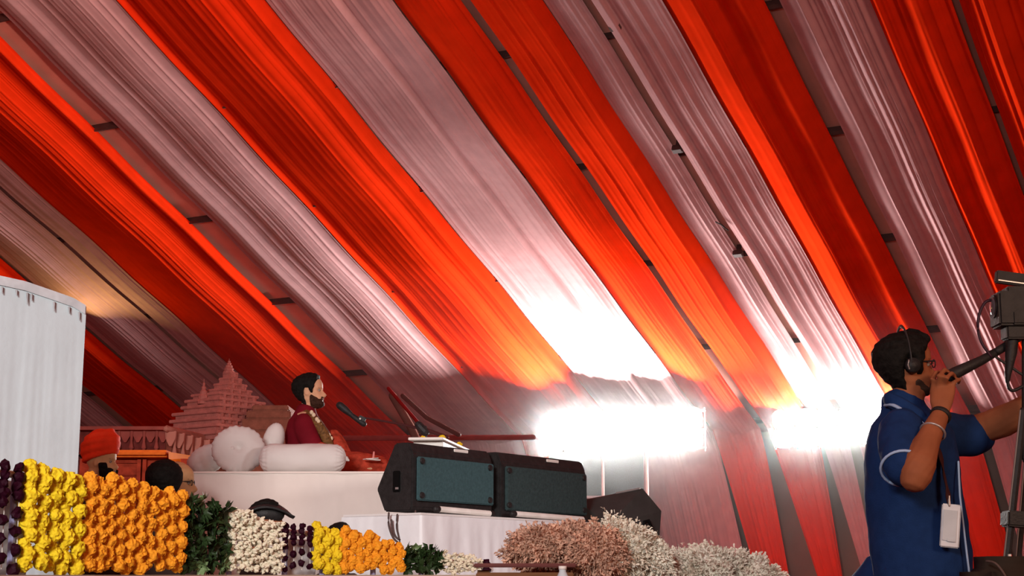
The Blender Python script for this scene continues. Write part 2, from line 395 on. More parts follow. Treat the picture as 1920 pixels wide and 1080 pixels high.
# ------------------------------------------------------------------ temple model and carved frieze
tc = at(418, 840, 15.0)
TD = V((.6, .8, 0)); TN = V((.8, -.6, 0))
TR = Matrix((TD, -TN, V((0, 0, 1)))).transposed().to_4x4()
root = thing('temple_backdrop', 'pink stepped temple tower model with spires behind the cushions', 'temple model', (tc.x, tc.y, 0))
px = 15.0/F
tiers = [(832, 816, (340, 508)), (816, 803, (343, 504)), (803, 790, (348, 500)), (790, 777, (350, 492)), (777, 764, (362, 484)), (764, 752, (366, 476)), (752, 741, (374, 466)), (741, 731, (398, 460)), (731, 720, (406, 453)), (720, 709, (413, 446)), (709, 698, (418, 440))]
for yb, yt, w in tiers:
    za, zb = at(428, yb, 15.0).z, at(428, yt, 15.0).z; l_, r_ = w; cx = at((l_+r_)/2, 800, 15.0).x; w = r_-l_
    L = w*px/.92; b = nb(); ctr = V((cx, 15.0, 0)); hgt = zb-za
    box(b, ctr+V((0, 0, za+hgt*.27)), (L*.93, .50*w/128, hgt*.55), TR)
    box(b, ctr+V((0, 0, za+hgt*.74)), (L, .56*w/128, hgt*.46), TR, .006)
    for k in range(int(w/16)):
        box(b, ctr+TD*(L*(-.46+.92*(k+.5)/int(w/16)))+TN*(.26*w/128)+V((0, 0, za+hgt*.5)), (.03, .025, hgt*.9), TR)
    part('tier', b, temple_m, root)
def spire(px_, yb, yt, Y, r):
    p = at(px_, yb, Y); z0, z1 = p.z, at(px_, yt, Y).z; b = nb(); prof = [(1, 0), (1, .12), (.75, .16), (.85, .3), (.6, .38), (.62, .5), (.32, .58), (.42, .66), (.18, .72), (.24, .8), (.06, .86), (.02, 1)]
    rings = [[b.verts.new((p.x+r*a*math.cos(k*PI/5), Y+r*a*math.sin(k*PI/5), z0+(z1-z0)*h)) for k in range(10)] for a, h in prof]
    for q, w in zip(rings, rings[1:]):
        for k in range(10): b.faces.new((q[k], q[(k+1) % 10], w[(k+1) % 10], w[k]))
    b.faces.new(rings[0][::-1]); b.faces.new(rings[-1]); part('spire', b, temple_m, root)
spire(429, 700, 672, 15.0, .055); spire(381, 758, 710, 14.8, .055); spire(473, 768, 748, 15.4, .05)
b = nb(); z1 = at(428, 832, 15.0).z
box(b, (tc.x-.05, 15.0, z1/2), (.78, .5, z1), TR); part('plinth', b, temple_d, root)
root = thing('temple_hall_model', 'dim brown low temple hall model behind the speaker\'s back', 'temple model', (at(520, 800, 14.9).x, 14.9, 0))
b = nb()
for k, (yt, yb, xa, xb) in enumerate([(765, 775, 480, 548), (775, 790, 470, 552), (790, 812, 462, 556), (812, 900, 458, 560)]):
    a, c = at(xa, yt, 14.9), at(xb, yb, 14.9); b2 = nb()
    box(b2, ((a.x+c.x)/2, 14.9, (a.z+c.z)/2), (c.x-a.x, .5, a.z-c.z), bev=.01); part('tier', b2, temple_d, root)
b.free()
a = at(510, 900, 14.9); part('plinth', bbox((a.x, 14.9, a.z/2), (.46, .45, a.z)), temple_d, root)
# frieze
root = thing('carved_frieze', 'dark red carved frieze with hanging drops above the orange ledge', 'frieze', (at(240, 830, 13.6).x, 13.6, 0))
a, c = at(150, 802, 13.6), at(318, 852, 13.6)
fm = mat('frieze_red', (.16, .03, .025), .8, var=.3, vs=14, bump=.4)
fl_m = mat('frieze_drop', (.30, .07, .055), .8, var=.2)
part('panel', bbox(((a.x+c.x)/2, 13.65, (a.z+c.z)/2), (c.x-a.x, .1, a.z-c.z)), fm, root)
def drops(x0, x1, ytop0, ytop1, Yf, n, m, ln=34):
    for k in range(n):
        u = (k+.5)/n; p = at(x0+(x1-x0)*u, ytop0+(ytop1-ytop0)*u, Yf(u)); sc = px; b = nb()
        if k % 2: tube(b, [p, p-V((0, 0, ln*sc*.6)), p-V((0, 0, ln*sc*.9)), p-V((0, 0, ln*sc*1.05))], [.016, .011, .022, .006], seg=8)
        else:
            w = .045
            prism(b, [p+V((-w, 0, 0)), p+V((w, 0, 0)), p+V((w*.9, 0, -ln*sc*.3)), p+V((.2*w, 0, -ln*sc*.62)), p+V((-.2*w, 0, -ln*sc*.62)), p+V((-w*.9, 0, -ln*sc*.3))], (0, .03, 0))
        part('carved_drop', b, m, root)
drops(206, 312, 806, 806, lambda u: 13.57, 9, fl_m)
part('cornice', bbox(((a.x+c.x)/2, 13.6, a.z-.012), (c.x-a.x, .2, .03)), fl_m, root)
root = thing('lit_frieze', 'lighter pink frieze with thin pillars right of the dark red frieze', 'frieze', (at(350, 830, 13.6).x, 13.6, 0))
poly = [at(312, 805, 13.55), at(312, 856, 13.55), at(410, 872, 14.3), at(410, 828, 14.3)]
b = nb(); prism(b, poly, (-.04, .1, 0)); part('panel', b, mat('frieze_lit', (.30, .10, .07), .8, var=.2, vs=20), root)  # right stretch of the frieze, its light painted into paler colours
fpl = mat('frieze_pillar', (.50, .20, .15), .8)
drops(316, 404, 808, 830, lambda u: 13.52+.72*u, 11, fpl, 40)
b = nb(); tube(b, [at(312, 804, 13.52), at(410, 827, 15.05)], [(.03, .03)], seg=6); part('cornice', b, fpl, root)
root = thing('orange_ledge', 'bright orange ledge running under the carved friezes', 'ledge', (at(290, 858, 13.4).x, 13.4, 0))
b = nb(); a, c = at(185, 846, 13.45), at(318, 858, 13.45)
for z, y, h in ((a.z-.010, 13.42, .02), ((a.z+c.z)/2-.005, 13.38, .022), (c.z+.005, 13.44, .018)): box(b, ((a.x+c.x)/2, y, z), (c.x-a.x, .2, h), bev=.004)
part('moulding', b, ledge_m, root)
b = nb(); prism(b, [at(316, 847, 13.3), at(316, 860, 13.3), at(352, 876, 13.5), at(382, 874, 13.9), at(382, 858, 13.9)], (.0, .15, 0)); part('slab', b, mat('ledge_lit', (.95, .28, .02), .6), root)  # lit end of the same ledge, brightness put into the orange
root = thing('red_carved_base', 'rust red carved base panel below the orange ledge', 'panel', (at(270, 900, 13.5).x, 13.5, 0))
a, c = at(150, 860, 13.5), at(350, 960, 13.5); b = nb(); box(b, ((a.x+c.x)/2, 13.55, a.z/2), (c.x-a.x, .1, a.z)); part('panel', b, redpanel_m, root)
for x, y0, y1 in ((230, 863, 868), (230, 876, 892),): 
    p, q = at(215, y0, 13.48), at(263, y1, 13.48); part('moulding', bbox(((p.x+q.x)/2, 13.49, (p.z+q.z)/2), (q.x-p.x, .06, p.z-q.z), bev=.01), redpanel_m, root)
for x in (266, 276, 318):
    p, q = at(x-3, 862, 13.48), at(x+3, 940, 13.48); part('pilaster', bbox((p.x, 13.48, (p.z+q.z)/2), (.03, .08, p.z-q.z)), redpanel_m, root)
bk = nb(); a, c = at(60, 700, 16.5), at(520, 700, 16.5)
# ------------------------------------------------------------------ dais with cloth
zs = at(550, 888, 10.5).z; xl, xr = at(361, 900, 10.5).x, at(764, 900, 10.5).x
def cloth_front(x0, x1, y, z0, z1, amp=.012, fr=6, seed=0):
    def f(u, v):
        x = x0+(x1-x0)*u; a = amp*(PW(V((x*fr, seed, 0)))*1.4+.5*PW(V((x*fr*3, seed, v))))*(.25+v)
        return V((x, y-a-.03*v, z1+(z0-z1)*v))
    return grid_mesh(140, 16, f)
root = thing('dais', 'white cloth-covered dais under the seated speaker', 'stage', ((xl+xr)/2, 12, 0))
part('platform', bbox(((xl+xr)/2, 12.06, zs/2), (xr-xl-.02, 3.0, zs-.01)), stage_m, root)
part('front_cloth', cloth_front(xl, xr, 10.5, .02, zs, .035, 5, 2), stage_m, root, True)
b = nb(); box(b, ((xl+xr)/2, 12.02, zs+.004), (xr-xl+.01, 3.06, .02), bev=.008); part('top_sheet', b, stage_m, root)

# ------------------------------------------------------------------ cushions
def pillow(name, c, size, rot, m, label, tufts=True, seed=0, wr=.02):
    n = 40; b = nb()
    bmesh.ops.create_uvsphere(b, u_segments=56, v_segments=32, radius=1)
    for v in b.verts:
        p = v.co.copy(); ang = math.atan2(p.z, p.x); rr = math.hypot(p.x, p.z)
        p.y = math.copysign(abs(p.y)**.8, p.y)
        fold = wr*math.sin(ang*26+seed)*rr*(1-rr*.4)+wr*1.2*PW(V((ang*3, rr*3, seed)))
        dim = -.45*math.exp(-(rr/.16)**2) if tufts else 0
        k = 1+fold
        v.co = V((p.x*k*size[0], p.y*(1+dim+fold)*size[1], p.z*k*size[2]))
    b.transform(Matrix.Translation(V(c)) @ rot)
    o = obj(name, b, m, smooth=True); return o
RX = lambda a: Matrix.Rotation(math.radians(a), 4, 'X'); RY = lambda a: Matrix.Rotation(math.radians(a), 4, 'Y'); RZ = lambda a: Matrix.Rotation(math.radians(a), 4, 'Z')
cush = mat('cushion_white', (.68, .65, .62), .8, var=.03, vs=5, bump=.3, bs=14)
q = m_per_px(10.8)
c = at(447, 843, 10.85); o = pillow('round_cushion', c, (50*q, .085, 45*q), RX(-8) @ RZ(12), cush, '', True, 1, .042)
tag(o, 'round white gathered cushion, standing upright left of the bolster', 'cushion')
root = o; b = nb(); ball(b, V((0, 0, 0)), .018); b.transform(Matrix.Translation(c+V((-.03, -.075, 0)))); ob = obj('button', b, cush, smooth=True); ob.parent = o; o.location = (0, 0, 0)
# left cushion leaning
c = at(388, 862, 10.98); o = pillow('floor_cushion', c, (40*q, .10, 27*q), RY(-28), cush, '', False, 4, .03); tag(o, 'small white cushion leaning at the left end of the dais', 'cushion')
c = at(513, 825, 11.15); o = pillow('back_cushion', c, (20*q, .08, 34*q), RY(14), cush, '', False, 6, .015); tag(o, 'upright white back cushion tip between round cushion and speaker\'s back', 'cushion')
# bolster
b = nb(); n = 48; rad = 28.5*q; xa, xb = at(485, 860, 10.72).x, at(650, 860, 10.72).x; cz = zs+.012+rad*.99
prof = [(0, .05), (.004, .2), (.03, .55), (.07, .82), (.13, .97), (.2, 1), (.8, 1), (.88, .95), (.93, .80), (.965, .58), (.99, .3), (1, .06)]
seg = 64; rings = []
N2 = 60
for i in range(N2+1):
    u = i/N2; u = u if 0 < u < 1 else u; r = sinterp(prof, u); x = xa+(xb-xa)*u
    ring = []
    for k in range(seg):
        a = 2*PI*k/seg; endw = max(0, abs(u-.5)*2-.72)/.28
        rr = rad*r*(1+.09*endw*math.sin(a*17)+.05*PW(V((u*6, math.cos(a)*1.5, math.sin(a)*1.5))))
        ring.append(b.verts.new((x, 10.72+rr*math.cos(a), cz+rr*math.sin(a)*(.97))))
    rings.append(ring)
for p, w in zip(rings, rings[1:]):
    for k in range(seg): b.faces.new((p[k], p[(k+1) % seg], w[(k+1) % seg], w[k]))
b.faces.new(rings[0][::-1]); b.faces.new(rings[-1])
o = obj('bolster', b, cush, smooth=True); tag(o, 'long white cylindrical bolster in front of the seated speaker', 'bolster')
part('end_tie', tb([(xb-.004, 10.72, cz), (xb+.012, 10.72, cz-.01)], [.018, .008], seg=8), cush, o)

# ------------------------------------------------------------------ heads
XF = [(0, .16), (.03, .30), (.08, .365), (.14, .365), (.18, .345), (.22, .372), (.25, .365), (.28, .375), (.33, .36), (.42, .345), (.50, .325), (.56, .36), (.60, .375), (.70, .375), (.80, .335), (.88, .26), (.95, .15), (1, .0)]
XB = [(0, .06), (.08, -.05), (.2, -.18), (.3, -.29), (.4, -.37), (.5, -.43), (.6, -.46), (.7, -.455), (.8, -.41), (.88, -.32), (.95, -.19), (1, -.0)]
HW = [(0, .07), (.04, .15), (.12, .215), (.25, .262), (.4, .30), (.55, .325), (.7, .33), (.8, .30), (.88, .24), (.95, .15), (1, .0)]
def hp(z, ph, nose=1.0):
    xf, xb, w = sinterp(XF, z), sinterp(XB, z), sinterp(HW, z); xc = -.02
    c, s = math.cos(ph), math.sin(ph)
    x = xc+(xf-xc)*c if c > 0 else xc+(xc-xb)*c
    y = w*math.copysign(abs(s)**.85, s)
    if c > 0:
        nz = sinterp([(.27, 0), (.31, .085), (.35, .125), (.38, .12), (.46, .075), (.54, .03), (.60, 0)], z)*nose
        ww = .055+.05*max(0, 1-abs(z-.33)/.12)
        x += nz*math.exp(-(y/ww)**2*1.2)
        x -= .045*math.exp(-((abs(y)-.13)/.06)**2-((z-.50)/.045)**2)
        x += .02*math.exp(-((abs(y)-.14)/.08)**2-((z-.575)/.025)**2)
        x -= .018*math.exp(-((z-.245)/.008)**2-(y/.10)**2)
    return V((x, y, z))
def head_bm(nose=1.0):
    nz, npn = 60, 64; zs_ = [.0+1.0*(.5-.5*math.cos(PI*i/nz)) for i in range(nz+1)]
    zs_ = [.5*a+.5*(i/nz) for i, a in enumerate(zs_)]
    b = nb(); rings = [[b.verts.new(hp(z, 2*PI*k/npn, nose)) for k in range(npn)] for z in zs_[:-1]]
    top = b.verts.new((-.02, 0, 1.0))
    for p, w in zip(rings, rings[1:]):
        for k in range(npn): b.faces.new((p[k], p[(k+1) % npn], w[(k+1) % npn], w[k]))
    for k in range(npn): b.faces.new((rings[-1][k], rings[-1][(k+1) % npn], top))
    b.faces.new(rings[0][::-1])
    for sy in (-1, 1):    # ears
        for i in range(9):
            a = -PI*.55+i/8*PI*1.35; c = V((-.03+.055*math.sin(a)*-1, sy*.325, .46+.085*math.cos(a)))
            ball(b, c, (.022, .022, .026), 8, 6)
        ball(b, (-.02, sy*.315, .45), (.045, .02, .075), 10, 8); ball(b, (-.0, sy*.32, .385), (.022, .02, .03), 8, 6)
    return b
def shell_bm(field, seed=0, rough=.01, npn=80, nz=64):
    b = nb(); rows = []
    for i in range(nz):
        z = .01+.985*i/(nz-1); row = []
        for k in range(npn):
            ph = 2*PI*k/npn; a = ph if ph <= PI else 2*PI-ph
            o = field(z, a); p = hp(z, ph, .3)
            n = V((math.cos(ph)*1.0, math.sin(ph), max(0, (z-.55)*2.2)-max(0, (.2-z)*3))).normalized()
            if o > 0: o += rough*PW(V((p.x*9, p.y*9, p.z*9+seed)))
            row.append((b.verts.new(p+n*o), o))
        rows.append(row)
    for r0, r1 in zip(rows, rows[1:]):
        for k in range(npn):
            q_ = (r0[k], r0[(k+1) % npn], r1[(k+1) % npn], r1[k])
            if max(x[1] for x in q_) > -.012: b.faces.new([x[0] for x in q_])
    if max(x[1] for x in rows[-1]) > -.012: b.faces.new([x[0] for x in rows[-1]])
    bmesh.ops.delete(b, geom=[v for v in b.verts if not v.link_faces], context='VERTS')
    return b
def hair_field(front=.83, nape=.2, thick=.05, side=.45):
    hl = [(0, front), (.55, front-.02), (.85, front-.10), (1.05, .66), (1.15, side), (1.38, side), (1.46, .56), (1.75, .58), (1.95, .34), (2.3, nape+.03), (PI, nape)]
    return lambda z, a: max(-.03, min(thick, (z-interp(hl, a))*1.1))
def beard_field(low=.28, thick=.045, full=False):
    def f(z, a):
        top = interp([(0, .19), (.30, .20), (.42, .25), (.7, low), (1.15, low+.10), (1.3, low+.14), (1.42, low+.1)], a) if a < 1.45 else -1
        o = min(thick, (top-z)*1.0)
        if a < .42 and .262 < z < .315: o = max(o, .018)
        if .30 < a < .46 and .18 < z < .30: o = max(o, .02)
        return max(-.03, o)
    return f
def place_head(pos, height, yaw, pitch=0, roll=0):
    """matrix: chin-level point at pos"""
    return Matrix.Translation(V(pos)) @ Matrix.Rotation(yaw, 4, 'Z') @ Matrix.Rotation(-pitch, 4, 'Y') @ Matrix.Rotation(roll, 4, 'X') @ Matrix.Scale(height, 4)
def eyes_brows(root, M, brow_m):
    for sy in (-1, 1):
        b = nb(); ball(b, (.285, sy*.13, .50), .042, 12, 10); b.transform(M); e = part('eye', b, mat('eye_white', (.30, .26, .22), .5), root, True)
        b = nb(); ball(b, (.318, sy*.132, .50), (.012, .02, .02), 10, 8); b.transform(M); part('iris', b, hair_m, e, True)
        b = nb(); tube(b, [(.335, sy*.07, .575), (.335, sy*.14, .592), (.29, sy*.21, .575)], [.012, .014, .006], seg=6); b.transform(M); part('eyebrow', b, brow_m, root, True)
    b = nb(); tube(b, [(.345, -.085, .245), (.385, 0, .252), (.345, .085, .245)], [.006, .014, .006], seg=8); tube(b, [(.34, -.075, .228), (.375, 0, .226), (.34, .075, .228)], [.006, .014, .006], seg=8)
    b.transform(M); part('lips', b, mat('lip', (.30, .10, .08), .5), root, True)
def hand(bm, wrist, palm_dir, side_dir, curl=.6, s=1.0, thumb=1, spread=.02):
    """palm and five fingers; palm_dir along the fingers, side_dir from little finger to thumb"""
    f = V(palm_dir).normalized(); u = V(side_dir); u = (u-f*u.dot(f)).normalized(); n = f.cross(u)*thumb
    w = V(wrist)
    tube(bm, [w, w+f*.03*s, w+f*.06*s, w+f*.085*s], [(.022*s, .015*s), (.032*s, .015*s), (.040*s, .014*s), (.040*s, .012*s)], seg=12, ref=u)
    for i, (off, ln) in enumerate(((-.030, .062), (-.010, .078), (.010, .083), (.030, .074))):
        p = w+f*.085*s+u*off*s; d = (f+u*off*spread*20).normalized(); pts = [p]; rr = [.0088*s]
        a = curl*.35
        for k, seg_ in enumerate((.45, .32, .25)):
            dd = d*math.cos(a)+n*math.sin(a); pts.append(pts[-1]+dd*ln*seg_*s); rr.append((.0084, .0075, .006)[k]*s); a += curl
        tube(bm, pts, rr, seg=8, ref=u)
    p = w+f*.025*s+u*.028*s; d1 = (f*.55+u*.75+n*.35).normalized(); d2 = (f*.85+u*.25+n*.45).normalized()
    tube(bm, [p, p+d1*.035*s, p+d1*.035*s+d2*.028*s, p+d1*.035*s+d2*.05*s], [.013*s, .0105*s, .0095*s, .007*s], seg=8, ref=u)

def standing_person(name_label, px, chin_y, Y, hh, yaw, skin, coat, hairfield=None, hairm=None, beard=None, H=None, nose=1, vox=.012):
    chin = at(px, chin_y, Y); top = chin.z+hh; x, y = chin.x, chin.y; Hh = top; f = V((math.cos(yaw), math.sin(yaw), 0)); sd = V((-f.y, f.x, 0))
    root = thing('person', name_label, 'person', (x, y, 0))
    def pt(fw, si, z): return V((x, y, 0))+f*(fw-.03)+sd*si+V((0, 0, z))
    sh = chin.z-.06; hip = Hh*.50; k = Hh/1.75
    M = place_head(chin, hh, yaw)
    b = head_bm(nose); b.transform(M)
    tube(b, [pt(-.02, 0, sh-.03), pt(0, 0, chin.z+.06)], [.06*k, .055*k], seg=14)
    tube(b, [pt(-.02, 0, sh-.05), pt(0, 0, sh-.25*k), pt(0, 0, hip)], [(.09*k, .15*k), (.11*k, .16*k), (.10*k, .15*k)], seg=18, ref=f)
    for s in (-1, 1):
        tube(b, [pt(0, .17*s*k, sh-.06), pt(-.02, .21*s*k, sh-.33*k), pt(.04, .22*s*k, sh-.58*k)], [.05*k, .042*k, .028*k], seg=10)
        hand(b, pt(.04, .22*s*k, sh-.60*k), V((0, 0, -1))+f*.2, f, .5, k, thumb=-s)
        tube(b, [pt(0, .08*s*k, hip), pt(0.01, .09*s*k, hip*.52), pt(-.01, .09*s*k, .09)], [.085*k, .058*k, .042*k], seg=12)
        tube(b, [pt(-.04, .09*s*k, .05), pt(.17, .10*s*k, .035)], [.035, .03], seg=10)
    body = part('body', b, skin, root, True); fuse(body, vox*.55)
    b = nb()
    tube(b, [pt(-.03, 0, sh+.0), pt(-.02, 0, sh-.07), pt(0, 0, sh-.28*k), pt(0, 0, hip), pt(0, 0, hip*.75)], [(.08*k, .10*k), (.115*k, .19*k), (.135*k, .185*k), (.13*k, .175*k), (.15*k, .19*k)], seg=24, ref=f)
    for s in (-1, 1):
        tube(b, [pt(-.01, .15*s*k, sh-.06), pt(-.02, .215*s*k, sh-.33*k), pt(.03, .22*s*k, sh-.55*k)], [.072*k, .06*k, .045*k], seg=12)
        tube(b, [pt(0, .08*s*k, hip), pt(0.01, .09*s*k, hip*.52), pt(-.01, .09*s*k, .14)], [.10*k, .08*k, .07*k], seg=12)
    c_ = part('coat', b, coat, root, True); fuse(c_, vox, 4)
    if hairfield:
        b = shell_bm(hairfield); b.transform(M); part('hair', b, hairm, root, True)
    if beard:
        b = shell_bm(beard, 3); b.transform(M); part('beard', b, hair_m, root, True)
    eyes_brows(root, M, hair_m)
    return root, M, pt, sh, k
# turbaned man
root, M, pt, sh, k = standing_person('bearded man in a bright orange-red turban and dark brown coat', 190, 901, 10.3, .235, math.radians(-8), skin_c, coat_m, beard=(lambda z, a: max(-.03, min(.085, ((.33 if a > .45 else .20)-z+(.14 if a > .85 else 0))*1.6)) if a < 1.45 else -.03))
b = nb()
for i in range(7):
    pts = []; n_ = 26
    for j in range(n_):
        a = 2*PI*j/n_; tilt = .14*math.cos(a+ (i % 2)*.7)*(1-i*.05); rx = .43+.06*math.sin(i*.55)-.05*max(0, i-4); ry = .385-.05*max(0, i-4)+.05*math.sin(i*.55)
        pts.append(V((-.07+rx*math.cos(a), ry*math.sin(a), .66+.10*i+tilt*.9)))
    tube(b, pts+[pts[0]], [(.075, .06)], seg=8)
ball(b, (-.07, 0, 1.0), (.42, .37, .42), 24, 16)
ball(b, (-.22, 0, .66), (.27, .30, .28), 24, 16)
b.transform(M); tr = part('turban', b, turban_m, root, True); fuse(tr, .008, 1)
# older man in spectacles, behind black-haired head
root, M, pt, sh, k = standing_person('older balding man in profile with thin dark spectacles beside the dais', 330, 948, 9.75, .27, math.radians(0), skin_c, coat_m,
    hairfield=(lambda z, a: max(-.03, min(.02, (z-interp([(0, 1.2), (1.3, 1.1), (1.5, .55), (1.8, .6), (2.0, .35), (PI, .25)], a))*.8, (.86-z)*.4))), hairm=grey_hair)
b = nb()
for sy in (-1, 1):
    tube(b, [(.34, sy*.20, .52), (.0, sy*.335, .53)], [.012], seg=6)
    c0 = V((.36, sy*.115, .50)); ring = [c0+V((0, .075*math.cos(a), .06*math.sin(a))) for a in [2*PI*i/14 for i in range(15)]]; tube(b, ring, [.008], seg=6)
tube(b, [(.375, -.04, .52), (.375, .04, .52)], [.008], seg=6); b.transform(M); part('spectacles', b, black_m, root)
# black haired head in front
standing_person('person with round bushy black hair standing at the left of the dais', 307, 944, 9.2, .235, math.radians(75), skin_c, coat_m, hairfield=lambda z, a: max(-.03, min(.10, (z-interp([(0, .8), (.9, .7), (1.2, .4), (1.8, .12), (PI, .02)], a))*1.2)), hairm=hair_m)
# two low dark heads above the garlands
root, M, pt, sh, k = standing_person('person in a flat black peaked cap just above the cream garlands', 500, 1005, 8.95, .20, math.radians(10), skin_b, coat_m, hairfield=hair_field(), hairm=hair_m)
b = nb(); vs = []
for i in range(14):
    u = i/13
    row = []
    for j in range(9):
        v_ = j/8-.5; x = -.62+1.35*u; z = .50+.42*math.sin(PI*u**.8)*(1-abs(v_)*.9)-.02*(u > .9); row.append(b.verts.new((x, v_*(1.0-.5*abs(u-.5)), z)))
    vs.append(row)
for r0, r1 in zip(vs, vs[1:]):
    for j in range(8): b.faces.new((r0[j], r0[j+1], r1[j+1], r1[j]))
ball(b, (-.02, 0, .60), (.50, .40, .30), 20, 12)
b.transform(M); cp = part('cap', b, black_m, root, True); cp.modifiers.new('t', 'SOLIDIFY').thickness = .012
standing_person('dark head barely showing above the right-hand yellow and orange garlands', 640, 1052, 9.3, .215, math.radians(60), skin_b, coat_m, hairfield=hair_field(.8, .1, .06, .3), hairm=hair_m)

# ------------------------------------------------------------------ seated speaker
YS = 11.35; q = YS/F
hz = at(583, 766, YS); hd = .245; M = place_head((hz.x, YS, hz.z), hd, math.radians(-4), math.radians(4))
root = thing('person', 'bearded man in a maroon robe sitting cross-legged on the white dais', 'person', (at(585, 888, YS).x, YS, zs+.015))
b = head_bm(1.0); b.transform(M)
A = lambda px, py, dy=0: at(px, py, YS+dy)
nk = A(574, 790); tube(b, [nk, A(578, 760)], [.06, .052], seg=14)
tube(b, [A(575, 795), A(578, 835), A(582, 872)], [(.10, .17), (.11, .15), (.13, .17)], seg=18, ref=V((1, 0, 0)))
for dy in (-1, 1):
    tube(b, [A(577, 800, dy*.17), A(598, 843, dy*.24), A(660, 862, dy*.14)], [.045, .038, .027], seg=10)
    hand(b, A(662, 863, dy*.13), V((1, -dy*.5, -.05)), V((.3, -dy, .5)), .35, .95, thumb=dy)
    tube(b, [A(595, 872, dy*.10), A(680, 873, dy*.28), A(700, 874, dy*.30)], [.07, .05, .04], seg=12)
    tube(b, [A(700, 876, dy*.28), A(655, 880, dy*-.10)], [.035, .03], seg=12)
    tube(b, [A(655, 880, dy*-.10), A(632, 881, dy*-.22)], [.033, .026], seg=10)
body = part('body', b, skin_a, root, True); fuse(body, .006, 2)
b = nb()
tube(b, [A(573, 777), A(572, 790), A(573, 812), A(578, 845), A(583, 876)], [(.085, .09), (.12, .17), (.15, .19), (.155, .18), (.17, .21)], seg=26, ref=V((1, 0, 0)))
for dy in (-1, 1):
    tube(b, [A(570, 795, dy*.14), A(578, 820, dy*.20), A(592, 842, dy*.235)], [.080, .075, .062], seg=14)
rb = part('robe', b, maroon_m, root, True); fuse(rb, .010, 14)
b = nb()
for dy in (-1, 1):
    tube(b, [A(592, 842, dy*.235), A(625, 852, dy*.2), A(657, 862, dy*.15)], [(.062), (.055), (.045)], seg=14)
    tube(b, [A(598, 870, dy*.10), A(670, 868, dy*.26), A(714, 873, dy*.28)], [.09, .078, .068], seg=14, wob=.15)
    tube(b, [A(708, 875, dy*.27), A(650, 876, dy*-.12)], [.068, .065], seg=12)
tube(b, [A(626, 810, -.06), A(640, 838, -.12), A(660, 868, -.16), A(700, 878, -.2)], [(.02, .04), (.035, .06), (.04, .07), (.03, .08)], seg=14, wob=.3, sub=3)
rb = part('wrap', b, rust_m, root, True); fuse(rb, .009, 2)
b = shell_bm(hair_field(.84, -.02, .085, .42), 2, .015); b.transform(M); part('hair', b, hair_m, root, True)
b = shell_bm(beard_field(.24, .04), 5, .01); b.transform(M); part('beard', b, beard_m, root, True)
eyes_brows(root, M, hair_m)
b = nb()
for dy in (-.085, .02):
    pts = [A(562, 772, .08), A(576, 779, dy), A(592, 792, dy-.08), A(607, 812, dy-.09), A(616, 832, dy-.08), A(622, 846, dy-.06)]
    tube(b, pts, [(.03, .03), (.036, .03), (.036, .03), (.038, .03), (.036, .028), (.028, .024)], seg=12, wob=.3, sub=4)
sc = part('garland_scarf', b, beads_m, root, True)
for x, y in ((584, 773), (588, 778), (594, 786), (597, 790), (601, 797), (604, 801), (603, 808), (609, 812), (612, 820), (617, 816), (621, 822)):
    b = nb(); ball(b, A(x, y, -.19+(x-600)*.001), (.014, .01, .016), 8, 6); part('bead', b, cream_bead, sc, True)
# papers in front of him
root = thing('paper_stack', 'small white papers lying in the seated man\'s lap', 'paper', A(698, 865, -.3))
b = nb(); box(b, A(697, 862, -.42), (.10, .09, .006), RY(4) @ RZ(20)); box(b, A(700, 860, -.42), (.07, .06, .004), RY(-4) @ RZ(5)); part('sheets', b, whitep_m, root)
part('rolled_sheet', tb([A(700, 860, -.42), A(701, 848, -.42)], [.008, .006], seg=8), mat('pink_paper', (.7, .25, .22), .7), root)
# microphone on boom
YM = 11.0; A2 = lambda px, py: at(px, py, YM)
root = thing('boom_microphone', 'black foam-headed microphone on a thin boom pointing at the speaker', 'microphone', (at(800, 900, YM).x, YM, 0))
b = nb(); tube(b, [A2(637, 760), A2(647, 768), A2(660, 779)], [.026, .025, .016], seg=14); part('foam_head', b, black_m, root, True)
part('body', tb([A2(660, 779), A2(682, 795)], [.017, .020], seg=12), black_m, root, True)
b = nb(); box(b, A2(679, 785), (.05, .03, .03), RY(30), .004); part('clip', b, black_m, root)
b = nb(); ball(b, A2(676, 786)-V((0, .03, 0)), .007, 8, 6); part('clip_screw', b, whitep_m, root)
part('boom', tb([A2(682, 783), A2(750, 795), A2(800, 806), A2(838, 820)], [.007, .008, .012, .014], seg=8), mat('boom_red_black', (.06, .012, .012), .5), root)
b = nb(); tube(b, [A2(785, 797), A2(797, 810)], [.028, .03], seg=10); tube(b, [A2(797, 802), V((A2(800, 802).x, YM, .03))], [.014, .016], seg=8)
bmesh.ops.create_cone(b, cap_ends=True, segments=24, radius1=.06, radius2=.05, depth=.03, matrix=Matrix.Translation((A2(800, 802).x+.02, YM, .015)))
part('stand', b, black_m, root)

